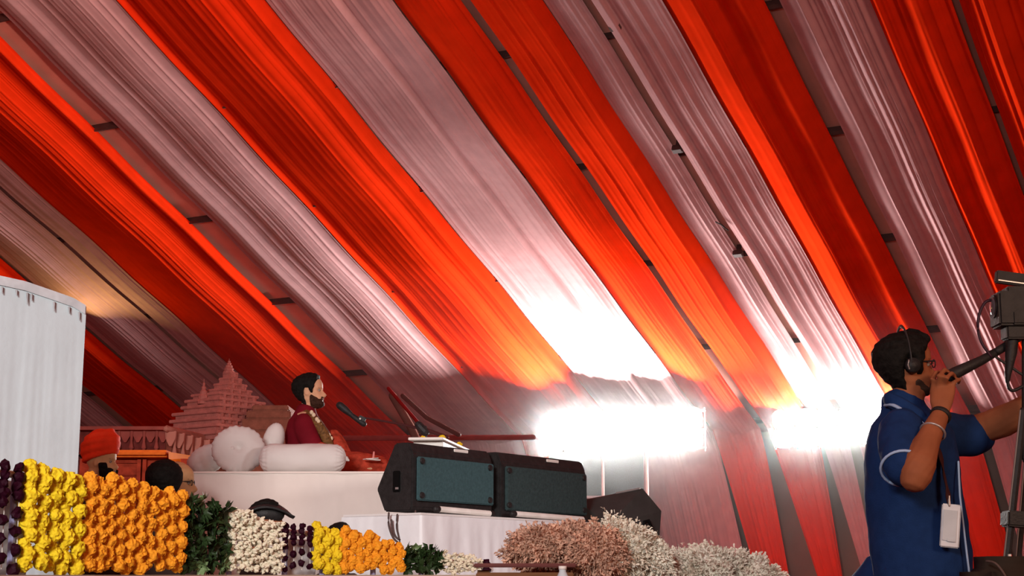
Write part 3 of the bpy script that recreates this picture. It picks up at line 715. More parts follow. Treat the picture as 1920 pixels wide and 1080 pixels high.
# ------------------------------------------------------------------ speakers on draped table
SD = V((.56, .83, 0)).normalized(); SU = V((SD.y, -SD.x, 0))
SM = Matrix((SD, -SU, V((0, 0, 1)))).transposed().to_4x4()
org = at(705, 960, 9.3)
def sp(al, u, v, o=None): return (o or org)+SD*al+SU*u+V((0, 0, v))
def cabinet(al0, L, label, scale, dz, frontm, du=0):
    o = V(org)+V((0, 0, dz)); pr = [(.13, .39), (0, .13), (.06, 0), (.245, 0), (.26, .02), (.26, .33), (.23, .39)]
    pr = [(u*scale+du, v*scale) for u, v in pr]
    c = sp(al0+L/2, .13, 0, o)
    root = thing('stage_monitor', label, 'speaker', c, 'black stage monitors')
    b = nb(); prism(b, [sp(al0, u, v, o) for u, v in pr], SD*L)
    es = [e for e in b.edges]; bmesh.ops.bevel(b, geom=es, offset=.008, segments=2, affect='EDGES'); part('cabinet', b, black_m, root)
    u0 = .26*scale+du
    b = nb(); box(b, sp(al0+L/2+.01, u0+.012, .185*scale, o), (L*.94, .022, .25*scale), SM, .006); g = part('grille', b, frontm, root)
    for ax in (.06, L-.06):
        for vz in (.09, .285): 
            b = nb(); bmesh.ops.create_cone(b, cap_ends=True, segments=14, radius1=.02, radius2=.017, depth=.012, matrix=Matrix.Translation(sp(al0+ax, u0+.027, vz*scale, o)) @ SM @ RX(90)); part('corner_bolt', b, black_m, g)
    # handle recess on the end, badge on the top
    b = nb(); box(b, sp(al0-.004, .15*scale+du, .17*scale, o), (.012, .05, .12), SM, .004); hdl = part('side_handle', b, mat('deep_black', (.004, .004, .004), .6), root)
    b = nb(); box(b, sp(al0-.012, .16*scale+du, .13*scale, o), (.006, .02, .012), SM); part('socket', b, metal_m, hdl)
    b = nb(); box(b, sp(al0+L*.62, .243*scale+du, .372*scale, o), (.14, .008, .018), SM, .002); part('badge_strip', b, whitep_m, root)
    return root
cabinet(0, .80, 'black wedge stage monitor with teal-grey grille, nearest left one beside the dais', 1.0, 0, grille_m)
cabinet(.86, 1.0, 'second black stage monitor in the row, dark grille, beside the fluffy plumes', 1.08, -.03, dgrille_m)
# white tubes
for al, L, lb in ((.12, .52, 'white tube lying below the first stage monitor'), (.90, .80, 'white tube lying below the second stage monitor')):
    b = nb(); tube(b, [sp(al, .355, .012), sp(al+L, .355, .004)], [.018], seg=10); o = obj('white_tube', b, mat('tube_white', (.92, .92, .84), .4)); tag(o, lb, 'tube', 'white tubes under the monitors')
    for a2 in (al-.01, al+L+.01):
        part('end_cap', tb([sp(a2-.012, .355, .012-(.008 if a2 > al+.2 else 0)), sp(a2+.012, .355, .012-(.008 if a2 > al+.2 else 0))], [.02], seg=10), black_m, o)
# draped table
zt = org.z-.03
root = thing('draped_table', 'table covered in a creased white cloth under the stage monitors', 'table', sp(1.0, .15, -org.z))
part('tabletop', bbox(sp(.9, .12, -.045), (1.95, .54, .035), SM), whitep_m, root)
TP = [(.10, -.16, 0), (-.10, -.16, 0), (-.10, .40, 0), (2.1, .40, 0)]
def cloth_wrap(u, v):
    # one cloth round the side, the corner and the front
    L = (.56, 2.0); d = u*(L[0]+L[1])
    if d < L[0]: al, uu, nrm = -.10, -.16+d, -SD
    else: al, uu, nrm = -.10+d-L[0], .40, SU
    kk = min(1, abs(d-L[0])/.10); 
    if kk < 1: nrm = (-SD*(.5+.5*kk if d < L[0] else .5-.5*kk)+SU*(.5-.5*kk if d < L[0] else .5+.5*kk)).normalized()
    k = .040*(PW(V((d*6, 3, v*1.1)))+.45*PW(V((d*17, 3+v*2.2, v*4))))*(.15+1.2*v)
    return sp(al, uu, -.03)+nrm*(.014+k+.06*v+.05*math.exp(-((d-L[0])/.07)**2)*v)+V((0, 0, -(zt-.02)*v))
part('tablecloth', grid_mesh(220, 44, cloth_wrap), mat('table_white', (.85, .88, .90), .85, var=.03, vs=6, bump=.2, bs=18), root, True)
part('cloth_top', bbox(sp(.9, .12, -.022), (2.0, .56, .012), SM), white_m, root)
for k in range(4): 
    pts = (((-.06, .0), (1.84, .0), (-.06, .34), (1.84, .34))[k]); part('table_leg', tb([sp(pts[0], pts[1], -.05), sp(pts[0], pts[1], -org.z)], [.018], seg=8), metal_m, root)
# cables hanging from the first monitor
A3 = lambda px, py: at(px, py, 9.05)
for i, (pts, lb) in enumerate(((((729, 962), (729, 985), (737, 1008), (748, 1018)), 'short dark cable drooping left under the first monitor'),
    (((779, 958), (776, 985), (765, 1005), (750, 1012), (738, 1000), (734, 975)), 'looped dark cable under the first stage monitor'), (((745, 965), (744, 990), (750, 1015), (753, 1040)), 'straight dark cable running down beside the draped table'))):
    tag(obj('cable', tb([A3(*p) for p in pts], [.0055], seg=6, sub=4), mat('cable_grey', (.09, .06, .055), .6), smooth=True), lb, 'cable', 'cables by the table')
# right hand wedge monitor
Yd = 10.9
root = thing('stage_monitor', 'black wedge monitor facing away at the right, behind the plumes', 'speaker', at(1160, 1000, Yd), 'black stage monitors')
cap = [at(1198, 918, Yd-.1), at(1205, 916, Yd-.1), at(1240, 958, Yd), at(1236, 1012, Yd), at(1180, 1030, Yd-.3), at(1128, 1018, Yd-.5), at(1140, 985, Yd-.42)]
b = nb(); back = V((-.36, .30, .0))
av = [b.verts.new(p) for p in cap]; offs = [at(1160, 924, Yd+.3), at(1162, 922, Yd+.3), at(1180, 960, Yd+.4), at(1180, 1020, Yd+.4), at(1150, 1030, Yd+.2), at(1086, 1030, Yd+.0), at(1086, 940, Yd+.05)]
offs[0] = at(1088, 938, Yd+.1); offs[1] = at(1092, 937, Yd+.1); offs[2] = at(1130, 955, Yd+.4)
bv = [b.verts.new(p) for p in offs]
b.faces.new(av); b.faces.new(bv[::-1])
for i in range(7): b.faces.new((av[i], bv[i], bv[(i+1) % 7], av[(i+1) % 7]))
bmesh.ops.triangulate(b, faces=b.faces); bmesh.ops.recalc_face_normals(b, faces=b.faces)
part('cabinet', b, mat('grey_cabinet', (.05, .052, .05), .6, var=.15), root)
b = nb(); tube(b, [at(1206, 995, Yd-.14), at(1208, 978, Yd-.14), at(1216, 976, Yd-.14), at(1222, 990, Yd-.12), at(1218, 1002, Yd-.12)], [.012], seg=8); hdl = part('side_handle', b, mat('deep_black', (.004, .004, .004), .6), root)
b = nb(); ball(b, at(1196, 993, Yd-.24), (.016, .006, .010), 8, 6); part('socket', b, whitep_m, hdl)
b = nb(); tube(b, [at(1156, 925, Yd-.02), at(1200, 916, Yd-.12)], [.006], seg=6); part('edge_highlight', b, metal_m, root)  # pale strip standing in for the highlight along the top edge
root2 = thing('monitor_stand', 'low black stand under the right wedge monitor', 'stand', (at(1170, 1020, Yd).x, Yd, 0))
zt2 = at(1170, 1030, Yd).z; part('stand_box', bbox((at(1190, 1020, Yd).x, Yd+.0, zt2/2), (.26, .4, zt2), bev=.01), black_m, root2)

# small white tray table with marigold heads
Yt = 10.2; A4 = lambda px, py, d=0: at(px, py, Yt+d)
root = thing('tray_table', 'small white flat-topped box with yellow flowers behind the first monitor', 'table', A4(830, 845))
def slab(corners, dz):
    b = nb(); prism(b, corners, (0, 0, dz)); bmesh.ops.bevel(b, geom=list(b.edges), offset=.004, segments=1, affect='EDGES'); return b
k1, k2, k3 = A4(765, 820), A4(832, 820), A4(882, 834)
# top: three visible corners then the far one
f1 = V((k1.x, Yt, k2.z)); f2 = V((k2.x, Yt-.02, k2.z)); f3 = V((at(882, 834, 11.15).x, 11.15, k2.z)); f4 = f1+(f3-f2)
part('top', slab([f1, f2, f3, f4], -.018), whitep_m, root)
ins = lambda p, c: c+(p-c)*.84
cc = (f1+f3)/2; part('box_body', slab([ins(p, cc)+V((0, 0, -.018)) for p in (f1, f2, f3, f4)], -.062), whitep_m, root)
part('pedestal', bbox((cc.x, cc.y, (cc.z-.08)/2), (.12, .12, cc.z-.08)), whitep_m, root)
def marigold_mesh(name, m, seed, sub=3, amp=.13):
    b = nb(); bmesh.ops.create_icosphere(b, subdivisions=sub, radius=1); rnd = random.Random(seed)
    for v in b.verts:
        d = v.co.copy(); v.co *= 1+rnd.uniform(-amp, amp)+.20*PW(d*3.2+V((seed*5, 0, 0))); v.co.z *= .88
    me = bpy.data.meshes.new(name); b.to_mesh(me); b.free(); me.materials.append(m); return me
def inst(name, me, parent, loc, s, rot=None):
    o = bpy.data.objects.new(name, me); COL.objects.link(o); o.parent = parent
    o.location = V(loc)-(V(parent.location) if parent else V((0, 0, 0))); o.scale = s if isinstance(s, (tuple, list)) else (s, s, s)
    if rot: o.rotation_euler = rot
    return o
mo = [marigold_mesh('marigold', marigold_o, i) for i in range(4)]; my = [marigold_mesh('marigold', marigold_y, i+10) for i in range(4)]
for i, (x, y, s, lb) in enumerate(((793, 814, .020, 'yellow marigold lying left on the white tray table'), (829, 811, .024, 'largest yellow marigold in the middle of the white tray table'), (861, 822, .022, 'yellow-orange marigold at the right end of the white tray table'), (806, 817, .013, 'tiny orange petal cluster on the white tray table'))):
    p = at(x, y, Yt+(.25 if x < 850 else .75)); p.z = cc.z+s*.7
    o = inst('marigold', my[i] if i != 3 else mo[0], None, p, s); tag(o, lb, 'flower', 'flowers on the tray table')

# ------------------------------------------------------------------ tall white panel at left
root = thing('cloth_screen', 'tall white cloth-covered panel with a hemmed top edge at far left', 'panel', (at(60, 900, 7.5).x, 7.5, 0))
def pf(u, v):
    px_ = -140+(163+140)*u; yt = interp([(-140, 500), (0, 520), (50, 531), (100, 548), (140, 562), (163, 576)], px_)
    Y = 7.2+.55*u; p = at(px_, yt, Y); wv = (.005*PW(V((px_*.03, 0, v*1.5)))+.0025*PW(V((px_*.12, 4, v*3))))*min(1, v*6)
    x_b = p.x-.0*v-.012*v
    return V((x_b, Y-wv-.01, p.z+(0.05-p.z)*v))
part('cloth_face', grid_mesh(90, 60, pf), mat('panel_white', (.60, .70, .73), .85, var=.03, vs=5, bump=.12, bs=30), root, True)
def pb(u, v):
    p = pf(u, 0); return V((p.x, p.y-.012-.004*math.sin(v*PI)-.003*PW(V((u*40, v*3, 0))), p.z-.045*v+.006))
part('hem', grid_mesh(90, 5, pb), mat('hem_white', (.60, .63, .65), .85), root, True)
b = nb(); P1, P2 = pf(0, 0), pf(1, 0)
prism(b, [V((P1.x, P1.y+.03, 0)), V((P2.x-.03, P2.y+.03, 0)), V((P2.x-.19, P2.y+.45, 0)), V((P1.x-.25, P1.y+.45, 0))], (0, 0, P2.z-.01)); part('frame_body', b, mat('panel_back', (.10, .10, .11), .8), root)
for x, ln in ((8, 12), (35, 10), (55, 22), (63, 12), (105, 18), (133, 12), (152, 16)):
    u = (x+140)/303; p = pf(u, 0); b = nb(); tube(b, [p+V((0, -.014, -.05)), p+V((.004, -.018, -.05-ln*.0024))], [.006, .002], seg=6); part('pleat', b, mat('pleat_grey', (.42, .43, .44), .85), root)

# ------------------------------------------------------------------ garland barrier
YT = [(-80, 6.25), (50, 6.6), (165, 6.9), (350, 7.5), (430, 7.75), (530, 7.9), (590, 8.0), (640, 8.1), (760, 8.3), (830, 8.4), (905, 8.5), (1000, 8.6)]
TT = [(-80, 868), (20, 880), (55, 886), (100, 890), (120, 903), (165, 908), (210, 908), (270, 925), (350, 940), (430, 962), (530, 990), (590, 992), (625, 1000), (650, 1004), (700, 1016), (760, 1034), (830, 1040), (905, 1056), (1000, 1070)]
def gp(px, dy=0, dY=0): Y = interp(YT, px)+dY; return at(px, interp(TT, px)+dy, Y)
root = thing('garland_barrier', 'low barrier rail hidden under the hanging flower garlands', 'barrier', (gp(300).x, gp(300).y, 0))
part('top_rail', tb([gp(x, 9, .05) for x in range(-80, 921, 50)], [.015], seg=8), whitep_m, root)
b = nb()
led = [at(x, 1078, interp(YT, x)-.03) for x in range(-80, 921, 50)]
for a, c in zip(led, led[1:]):
    d = c-a; n_ = V((d.y, -d.x, 0)).normalized()
    vs_ = [a-n_*.12, a+n_*.02, c+n_*.02, c-n_*.12]
    prism(b, vs_, (0, 0, -.03))
part('ledge', b, mat('pale_wood', (.45, .33, .25), .7), root)
for x in (-60, 28, 115, 240, 350, 432, 535, 605, 700, 790, 900):
    p = gp(x, 9, .05); part('post', tb([p, V((p.x, p.y, .0))], [.014], seg=8), mat('post_blue_glint', (.35, .35, .55), .3), root)  # white posts, their purple-blue reflection put into the base colour
for (xa, xb_) in ((-80, 56), (532, 592)):
    b = nb(); A_, B_ = gp(xa, 20, .12), gp(xb_, 20, .12); 
    prism(b, [V((A_.x, A_.y, .98)), V((B_.x, B_.y, .98)), B_, A_], (0, .015, 0)); part('white_board', b, mat('board_white', (.70, .66, .66), .6), root)

ORD = ['first', 'second', 'third', 'fourth', 'fifth', 'sixth', 'seventh', 'eighth', 'ninth', 'tenth', 'eleventh', 'twelfth']
rnd = random.Random(3)
mpu = [marigold_mesh('purple_flower', purple_f, i+30, 2, .2) for i in range(3)]
def bud_mesh(seed):
    b = nb(); r_ = random.Random(seed)
    for k in range(11):
        a = r_.uniform(0, 2*PI); el = r_.uniform(-.5, .5); d = V((math.cos(a), math.sin(a), el)).normalized()
        c = d*.35; tube(b, [c, c+d*.45, c+d*.9], [.20, .38, .18], seg=6)
    me = bpy.data.meshes.new('bud_cluster'); b.to_mesh(me); b.free(); me.materials.append(white_f); return me
mwh = [bud_mesh(i) for i in range(4)]
def leaf_cluster(seed, m):
    b = nb(); r_ = random.Random(seed)
    for k in range(15):
        a = r_.uniform(0, 2*PI); d = V((math.cos(a), math.sin(a), r_.uniform(-.7, .6))).normalized(); s = d.cross(V((0, 0, 1))).normalized(); up = s.cross(d)
        L = r_.uniform(1.0, 1.6); w = r_.uniform(.36, .55); c = d*.1
        pts = [c, c+d*L*.4+s*w-up*.08, c+d*L*.4+up*.06, c+d*L*.4-s*w-up*.08, c+d*L-up*.2]
        v = [b.verts.new(p) for p in pts]; b.faces.new((v[0], v[1], v[2])); b.faces.new((v[0], v[2], v[3])); b.faces.new((v[1], v[4], v[2])); b.faces.new((v[2], v[4], v[3]))
    me = bpy.data.meshes.new('leaf_cluster'); b.to_mesh(me); b.free(); me.materials.append(m); return me
mlf = [leaf_cluster(i, leaf_m) for i in range(5)]+[leaf_cluster(9, leaf_l)]
def string(px, kind, label, group, n_px):
    top = gp(px); Y = top.y; base = at(px, 1076, Y); s = Y/F
    root = thing('flower_garland', label, 'garland', top, group)
    spec = {'o': (mo, .5*n_px*1.32, .58), 'y': (my, .5*n_px*1.30, .62), 'p': (mpu, .5*n_px*.82, 1.55), 'w': (mwh, .5*n_px*1.15, .48), 'g': (mlf, .5*n_px*1.25, .45)}[kind]
    r = spec[1]*s; step = 2*r*spec[2]
    part('thread', tb([top, V((top.x, top.y+.01, base.z+.02))], [.002 if kind != 'g' else r*.55], seg=6), whitep_m if kind != 'g' else leaf_m, root)
    nm = {'o': 'marigold', 'y': 'marigold', 'p': 'orchid', 'w': 'bud_cluster', 'g': 'leaf_cluster'}[kind]
    z = top.z+r*rnd.uniform(.0, .9); k = rnd.randint(0, 1)
    lo = base.z+r*.5
    while z > lo:
        meshes = spec[0]; me = rnd.choice(meshes) if kind != 'g' else (meshes[5] if rnd.random() < .14 else rnd.choice(meshes[:5]))
        jx = (rnd.uniform(-.12, .12)+(.28 if k % 2 else -.28)*(kind != 'p'))*r; jy = rnd.uniform(-.25, .25)*r; sc_ = r*rnd.uniform(.88, 1.12)
        inst(nm, me, root, (top.x+jx, top.y-.02+jy+(.01 if k == 0 else 0), z), (sc_, sc_, sc_), (rnd.uniform(0, 6), rnd.uniform(0, 6), rnd.uniform(0, 6)) if kind != 'w' else (rnd.uniform(-.4, .4), rnd.uniform(-.4, .4), rnd.uniform(0, 6)))
        if kind == 'p' and k < 4: z -= step*.5
        else: z -= step*rnd.uniform(.94, 1.06)
        k += 1
def block(kind, x0, x1, n, where, group):
    w = (x1-x0)/n
    for i in range(n):
        px_ = x0+w*(i+.5)
        cname = {'o': 'orange marigold', 'y': 'yellow marigold', 'p': 'dark purple orchid', 'w': 'cream bud', 'g': 'dark green leaf'}[kind]
        string(px_, kind, ('%s garland, %s from the left in the %s' % (cname, ORD[i], where)) if n > 1 else '%s garland at the %s' % (cname, where), group, w)
block('p', -56, 52, 4, 'leftmost purple block', 'purple garlands at far left')
block('y', 50, 162, 5, 'big yellow block', 'yellow garlands of the near left block')
block('o', 163, 350, 10, 'big orange block', 'orange garlands of the near left block')
block('g', 346, 432, 4, 'nearer leaf block', 'leaf garlands beside the big orange block')
block('w', 431, 530, 6, 'nearer cream block', 'cream garlands below the black cap')
block('p', 529, 590, 4, 'small middle purple block', 'purple garlands right of the cream ones')
block('y', 588, 638, 3, 'small yellow block', 'yellow garlands of the far right block')
block('o', 637, 757, 8, 'small orange block', 'orange garlands of the far right block')
block('g', 757, 828, 4, 'farther leaf block', 'leaf garlands at the barrier\'s right')
block('w', 826, 904, 6, 'farther cream block', 'cream garlands at the barrier\'s right')
block('p', 902, 922, 1, 'far right end beside the wooden rail', 'purple garland at the right end')

# ------------------------------------------------------------------ plumes, wooden rail, bottle
def plume(px, py, Y, rx, ry, m, label, n=900, seed=0):
    c = at(px, py, Y); s = Y/F; r_ = random.Random(seed); b = nb()
    root = thing('fluffy_plume', label, 'plume', (c.x, c.y, 0), 'fluffy plumes at the bottom of the frame')
    for k in range(int(n*5.5)):
        d = V((r_.gauss(0, 1), r_.gauss(0, 1), r_.gauss(0, 1))).normalized()
        lump = 1+.34*PW(d*2.3+V((seed*3, 0, 0)))+.26*PW(d*6+V((seed, 0, 0)))
        p = c+V((d.x*rx*s, d.y*rx*s*.8, d.z*ry*s))*lump*r_.uniform(.80, 1.0)
        dd = (d+V((r_.gauss(0, .45), r_.gauss(0, .45), r_.gauss(0, .45)+.1))).normalized(); sd = dd.cross(V((r_.gauss(0, 1), r_.gauss(0, 1), r_.gauss(0, 1)))).normalized(); L = r_.uniform(.010, .024); w = r_.uniform(.003, .006)
        v = [b.verts.new(p-sd*w*.6), b.verts.new(p+sd*w*.6), b.verts.new(p+dd*L*.6+sd*w+V((0, 0, -.002))), b.verts.new(p+dd*L-V((0, 0, .006))), b.verts.new(p+dd*L*.6-sd*w)]
        b.faces.new(v)
    part('tufts', b, m, root, kind='stuff')
    b = nb(); bmesh.ops.create_icosphere(b, subdivisions=3, radius=1)
    for v in b.verts:
        d = v.co.normalized(); lump = 1+.28*PW(d*2.3+V((seed*3, 0, 0))); v.co = V((d.x*rx*s, d.y*rx*s*.8, d.z*ry*s))*lump*.86+c
    part('core', b, m, root, True)
    part('stem', tb([(c.x, c.y, 0), c], [.012, .01], seg=6), wood_m, root)
plume(1020, 1032, 6.9, 72, 45, plume_b, 'brownish fluffy plume, leftmost, above the wooden rail', 1100, 1)
plume(1085, 1010, 7.1, 55, 30, plume_b, 'small brown fluffy plume in front of the second stage monitor', 800, 2)
plume(1120, 1045, 6.8, 60, 55, plume_b, 'brown and cream fluffy plume right of the brown ones', 1100, 3)
plume(1160, 1045, 6.9, 75, 70, plume_m, 'largest cream fluffy plume in front of the right wedge monitor', 1600, 4)
plume(1215, 1062, 6.9, 45, 55, plume_m, 'narrow cream fluffy plume beside the largest plume', 900, 5)
plume(1275, 1080, 7.3, 50, 50, plume_m, 'small pinkish-cream fluffy plume in the gap between larger plumes', 900, 6)
plume(1335, 1085, 7.0, 75, 58, plume_m, 'wide cream fluffy plume right of the gap', 1500, 7)
plume(1405, 1095, 7.0, 62, 50, plume_m, 'rightmost fluffy cream plume', 1200, 8)
root = thing('wooden_rail', 'brown wooden rail end beside the last garlands', 'rail', (at(960, 1070, 6.7).x, 6.7, 0))
b = nb(); a, c = at(893, 1062, 6.7), at(1075, 1085, 6.7); box(b, ((a.x+c.x)/2, 6.7, c.z-.0), (c.x-a.x, .10, (a.z-c.z)), bev=.004); part('board', b, wood_m, root)
b = nb(); box(b, ((a.x+c.x)/2, 6.69, a.z+.004), (c.x-a.x+.02, .13, .016), bev=.004); part('cap', b, mat('red_brown_wood', (.12, .018, .012), .5), root)
part('post', bbox((a.x+.03, 6.72, a.z/2), (.05, .05, a.z-.03)), wood_m, root)
root = thing('water_bottle', 'clear bottle cap and blue label showing in front of the plumes', 'bottle', at(1062, 1080, 6.4))
c = at(1055, 1068, 6.4)
prof = [(.008, .03), (.014, .03), (.014, .012), (.016, .008), (.034, -.03), (.034, -.2), (.03, -.21)]
b = nb(); rings = [[b.verts.new((c.x+r*math.cos(k*PI/8), c.y+r*math.sin(k*PI/8), c.z+z-.02)) for k in range(16)] for r, z in prof]
for p, w in zip(rings, rings[1:]):
    for k in range(16): b.faces.new((p[k], p[(k+1) % 16], w[(k+1) % 16], w[k]))
b.faces.new(rings[0]); b.faces.new(rings[-1][::-1]); part('bottle_body', b, mat('bottle_pale', (.55, .62, .66), .2), root, True)
part('label_band', tb([c+V((0, 0, -.06)), c+V((0, 0, -.16))], [.036], seg=16, caps=False), mat('label_blue', (.03, .16, .45), .5), root, True)
part('bottle_cap', tb([c+V((0, 0, .0)), c+V((0, 0, .014))], [.016], seg=14, caps=False), whitep_m, root, True)

# ------------------------------------------------------------------ cameraman
YC = 5.8; B = lambda px, py, dy=0: at(px, py, YC+dy)
root = thing('person', 'cameraman in a blue polo shirt gripping a black camera boom handle', 'person', (B(1720, 1000).x, YC, 0))
hdh = .235; hc = B(1712, 746); MC = place_head((hc.x-.012, YC+.0, hc.z), hdh, math.radians(4), math.radians(3))
b = head_bm(.85); b.transform(MC)
X1 = V((1, 0, 0))
tube(b, [B(1698, 800), B(1700, 770), B(1706, 725)], [.068, .060, .056], seg=16)
tube(b, [B(1705, 845), B(1712, 900), B(1722, 1010), B(1728, 1110)], [(.10, .13), (.14, .14), (.15, .135), (.15, .15)], seg=24, ref=X1)
# near arm
sh = B(1688, 812, -.17); el = B(1716, 893, -.34); wr = B(1764, 777, -.20)
tube(b, [sh, B(1696, 850, -.27), el], [.056, .052, .052], seg=14, sub=2)
tube(b, [el, B(1724, 868, -.33), B(1740, 826, -.28), wr], [.056, .058, .043, .030], seg=14, sub=3)
# near hand: raised, closed round the handle
hw = B(1765, 774, -.20)
tube(b, [hw, B(1765, 755, -.19), B(1767, 735, -.17), B(1769, 722, -.16)], [(.028, .022), (.040, .024), (.045, .022), (.043, .018)], seg=14, ref=V((.9, -.3, 0)))
def fing(pts, r0=.0105): tube(b, [B(*p) for p in pts], [r0, r0*.95, r0*.85, r0*.7][:len(pts)], seg=10)
fing([(1749, 730, -.15), (1748, 712, -.17), (1755, 699, -.14), (1764, 697, -.10)], .011)
fing([(1759, 725, -.17), (1761, 705, -.20), (1771, 694, -.17), (1779, 698, -.12)], .0115)
fing([(1771, 724, -.17), (1775, 708, -.21), (1784, 700, -.18), (1790, 705, -.13)], .011)
fing([(1782, 730, -.15), (1790, 716, -.18), (1798, 712, -.15), (1797, 718, -.11)], .010)
fing([(1750, 745, -.12), (1757, 728, -.08), (1770, 715, -.07), (1783, 709, -.08)], .0125)
# far arm
tube(b, [B(1775, 812, .14), B(1830, 805, .16), B(1880, 790, .10), B(1925, 765, .0), B(1960, 735, -.04)], [.058, .054, .060, .050, .034], seg=14, sub=2)
hand(b, B(1962, 733, -.04), V((.6, -.1, 1)), V((-.6, -.6, .3)), .6, 1.0)
for s in (-1, 1):
    tube(b, [B(1728, 1110, .09*s), V((B(1730, 1100).x, YC+.10*s, .50)), V((B(1728, 1100).x, YC+.10*s, .09))], [.095, .062, .045], seg=14)
    tube(b, [V((B(1715, 1100).x, YC+.10*s, .05)), V((B(1800, 1100).x, YC+.12*s, .04))], [.04, .035], seg=10)
body = part('body', b, skin_b, root, True); fuse(body, .0055, 2)
# shirt
b = nb()
tube(b, [B(1700, 762), B(1700, 775), B(1700, 792), B(1706, 820), B(1708, 870), B(1712, 930), B(1720, 990), B(1728, 1050), B(1732, 1120)],
     [(.07, .07), (.088, .095), (.125, .155), (.155, .195), (.168, .19), (.172, .17), (.178, .165), (.178, .17), (.18, .175)], seg=40, ref=X1)
tube(b, [B(1690, 806, -.13), B(1690, 832, -.20), B(1694, 872, -.285)], [.085, .082, .076], seg=20, sub=3)
tube(b, [B(1755, 815, .10), B(1790, 815, .15), B(1826, 815, .17)], [.085, .082, .078], seg=20)
tube(b, [B(1690, 764, 0), B(1698, 786, 0)], [.075, .095], seg=20)
shirt = part('polo_shirt', b, blue_m, root, True); fuse(shirt, .008, 4)
dp = shirt.modifiers.new('folds', 'DISPLACE'); tx = bpy.data.textures.new('folds', 'CLOUDS'); tx.noise_scale = .16; dp.texture = tx; dp.strength = .022; dp.mid_level = .5
# trims
b = nb(); 
pts = []
c_, ax = B(1694, 874, -.285), (B(1694, 872, -.285)-B(1690, 832, -.20)).normalized()
u_ = ax.orthogonal().normalized(); w_ = ax.cross(u_)
pts = [c_+u_*.077*math.cos(a)+w_*.077*math.sin(a)+ax*.012 for a in [2*PI*i/28 for i in range(29)]]
tube(b, pts, [.005], seg=8); part('sleeve_piping', b, piping_m, shirt, True)
b = nb(); tube(b, [B(1662, 760, -.05), B(1676, 760, -.115), B(1700, 774, -.155), B(1724, 790, -.17), B(1743, 805, -.16)], [(.006, .012)], seg=8, sub=4); part('collar_piping', b, piping_m, shirt, True)
b = nb(); tube(b, [B(1661, 750, -.0), B(1668, 750, -.075), B(1692, 763, -.115), B(1722, 783, -.13), B(1738, 800, -.12)], [(.024, .012), (.028, .016), (.030, .022), (.030, .026), (.016, .014)], seg=10, sub=4)
tube(b, [B(1662, 752, .0), B(1674, 756, .075), B(1700, 770, .09)], [(.022, .008)], seg=10, sub=3); part('collar', b, blue_m, shirt, True)
b = nb(); tube(b, [B(1797, 866, -.14), B(1800, 930, -.16), B(1808, 1000, -.16), B(1818, 1080, -.16)], [.004], seg=6, sub=2); part('side_piping', b, piping_m, shirt, True)
# trousers
b = nb(); tube(b, [B(1730, 1105), V((B(1730, 1100).x, YC, .85))], [(.165, .17), (.15, .18)], seg=24, ref=X1)
for s in (-1, 1): tube(b, [V((B(1730, 1100).x, YC+.09*s, .9)), V((B(1731, 1100).x, YC+.10*s, .5)), V((B(1728, 1100).x, YC+.10*s, .1))], [.135, .10, .085], seg=16)
fuse(part('trousers', b, navy_m, root, True), .012, 3)
b = nb()
for s in (-1, 1): tube(b, [V((B(1712, 1100).x, YC+.10*s, .05)), V((B(1805, 1100).x, YC+.12*s, .045))], [(.05, .05), (.045, .05)], seg=12)
part('shoes', b, black_m, root, True)
# hair, ear set, brow
hf = hair_field(.80, .02, .075, .33)
b = shell_bm(lambda z, a: hf(z, a)+(.05 if (z > .80 and a < .7 and hf(z, a) > .03) else 0), 8, .02); b.transform(MC); part('hair', b, hair_m, root, True)
eyes_brows(root, MC, hair_m)
b = shell_bm(beard_field(.13, .008), 9, .002); b.transform(MC); part('beard', b, mat('jaw_shade', (.05, .028, .02), .8), root, True)  # thin dark shell painting the shadow on the jaw
b = nb(); arc = [(-.04+.02*math.cos(a), .43*math.cos(a), .50+.62*math.sin(a)) for a in [PI*i/14 for i in range(15)]]
tube(b, arc, [(.03, .014)], seg=8, ref=V((0, 0, 1)))
b.transform(MC); hs = part('headphones', b, mat('headset_grey', (.03, .03, .03), .5), root, True)
for sy in (-1, 1):
    b = nb(); bmesh.ops.create_cone(b, cap_ends=True, segments=22, radius1=.13, radius2=.105, depth=.10, matrix=Matrix.Translation((-.03, sy*.40, .46)) @ Matrix.Rotation(-sy*PI/2, 4, 'X')); b.transform(MC); part('ear_cup', b, black_m, hs, True)
    b = nb(); tube(b, [(-.11, sy*.45, .40), (-.125, sy*.452, .46), (-.11, sy*.45, .53)], [.012], seg=8); b.transform(MC); part('cup_trim', b, metal_m, hs, True)
b = nb()
for sy in (-1, 1):
    tube(b, [(.37, sy*.215, .53), (.0, sy*.35, .52)], [.012], seg=6); tube(b, [V((.385, sy*.13, .50))+V((0, .085*math.cos(a), .06*math.sin(a))) for a in [2*PI*i/14 for i in range(15)]], [.009], seg=6)
tube(b, [(.40, -.05, .52), (.40, .05, .52)], [.009], seg=6); b.transform(MC); part('spectacles', b, black_m, root, True)
# wrist bands
def band(c1, d, r, w, m, nm):
    b = nb(); d = V(d).normalized(); u = d.orthogonal().normalized(); w2 = d.cross(u); tube(b, [V(c1)+u*r*math.cos(a)+w2*r*math.sin(a) for a in [2*PI*i/20 for i in range(21)]], [(w, .004)], seg=8, ref=d); part(nm, b, m, root, True)
fa = B(1764, 777, -.20)-B(1740, 826, -.28)
band(B(1763.5, 779, -.202), fa, .034, .010, black_m, 'wristband')
band(B(1749, 810, -.252), fa+V((0, .0, .02)), .043, .004, metal_m, 'bracelet')
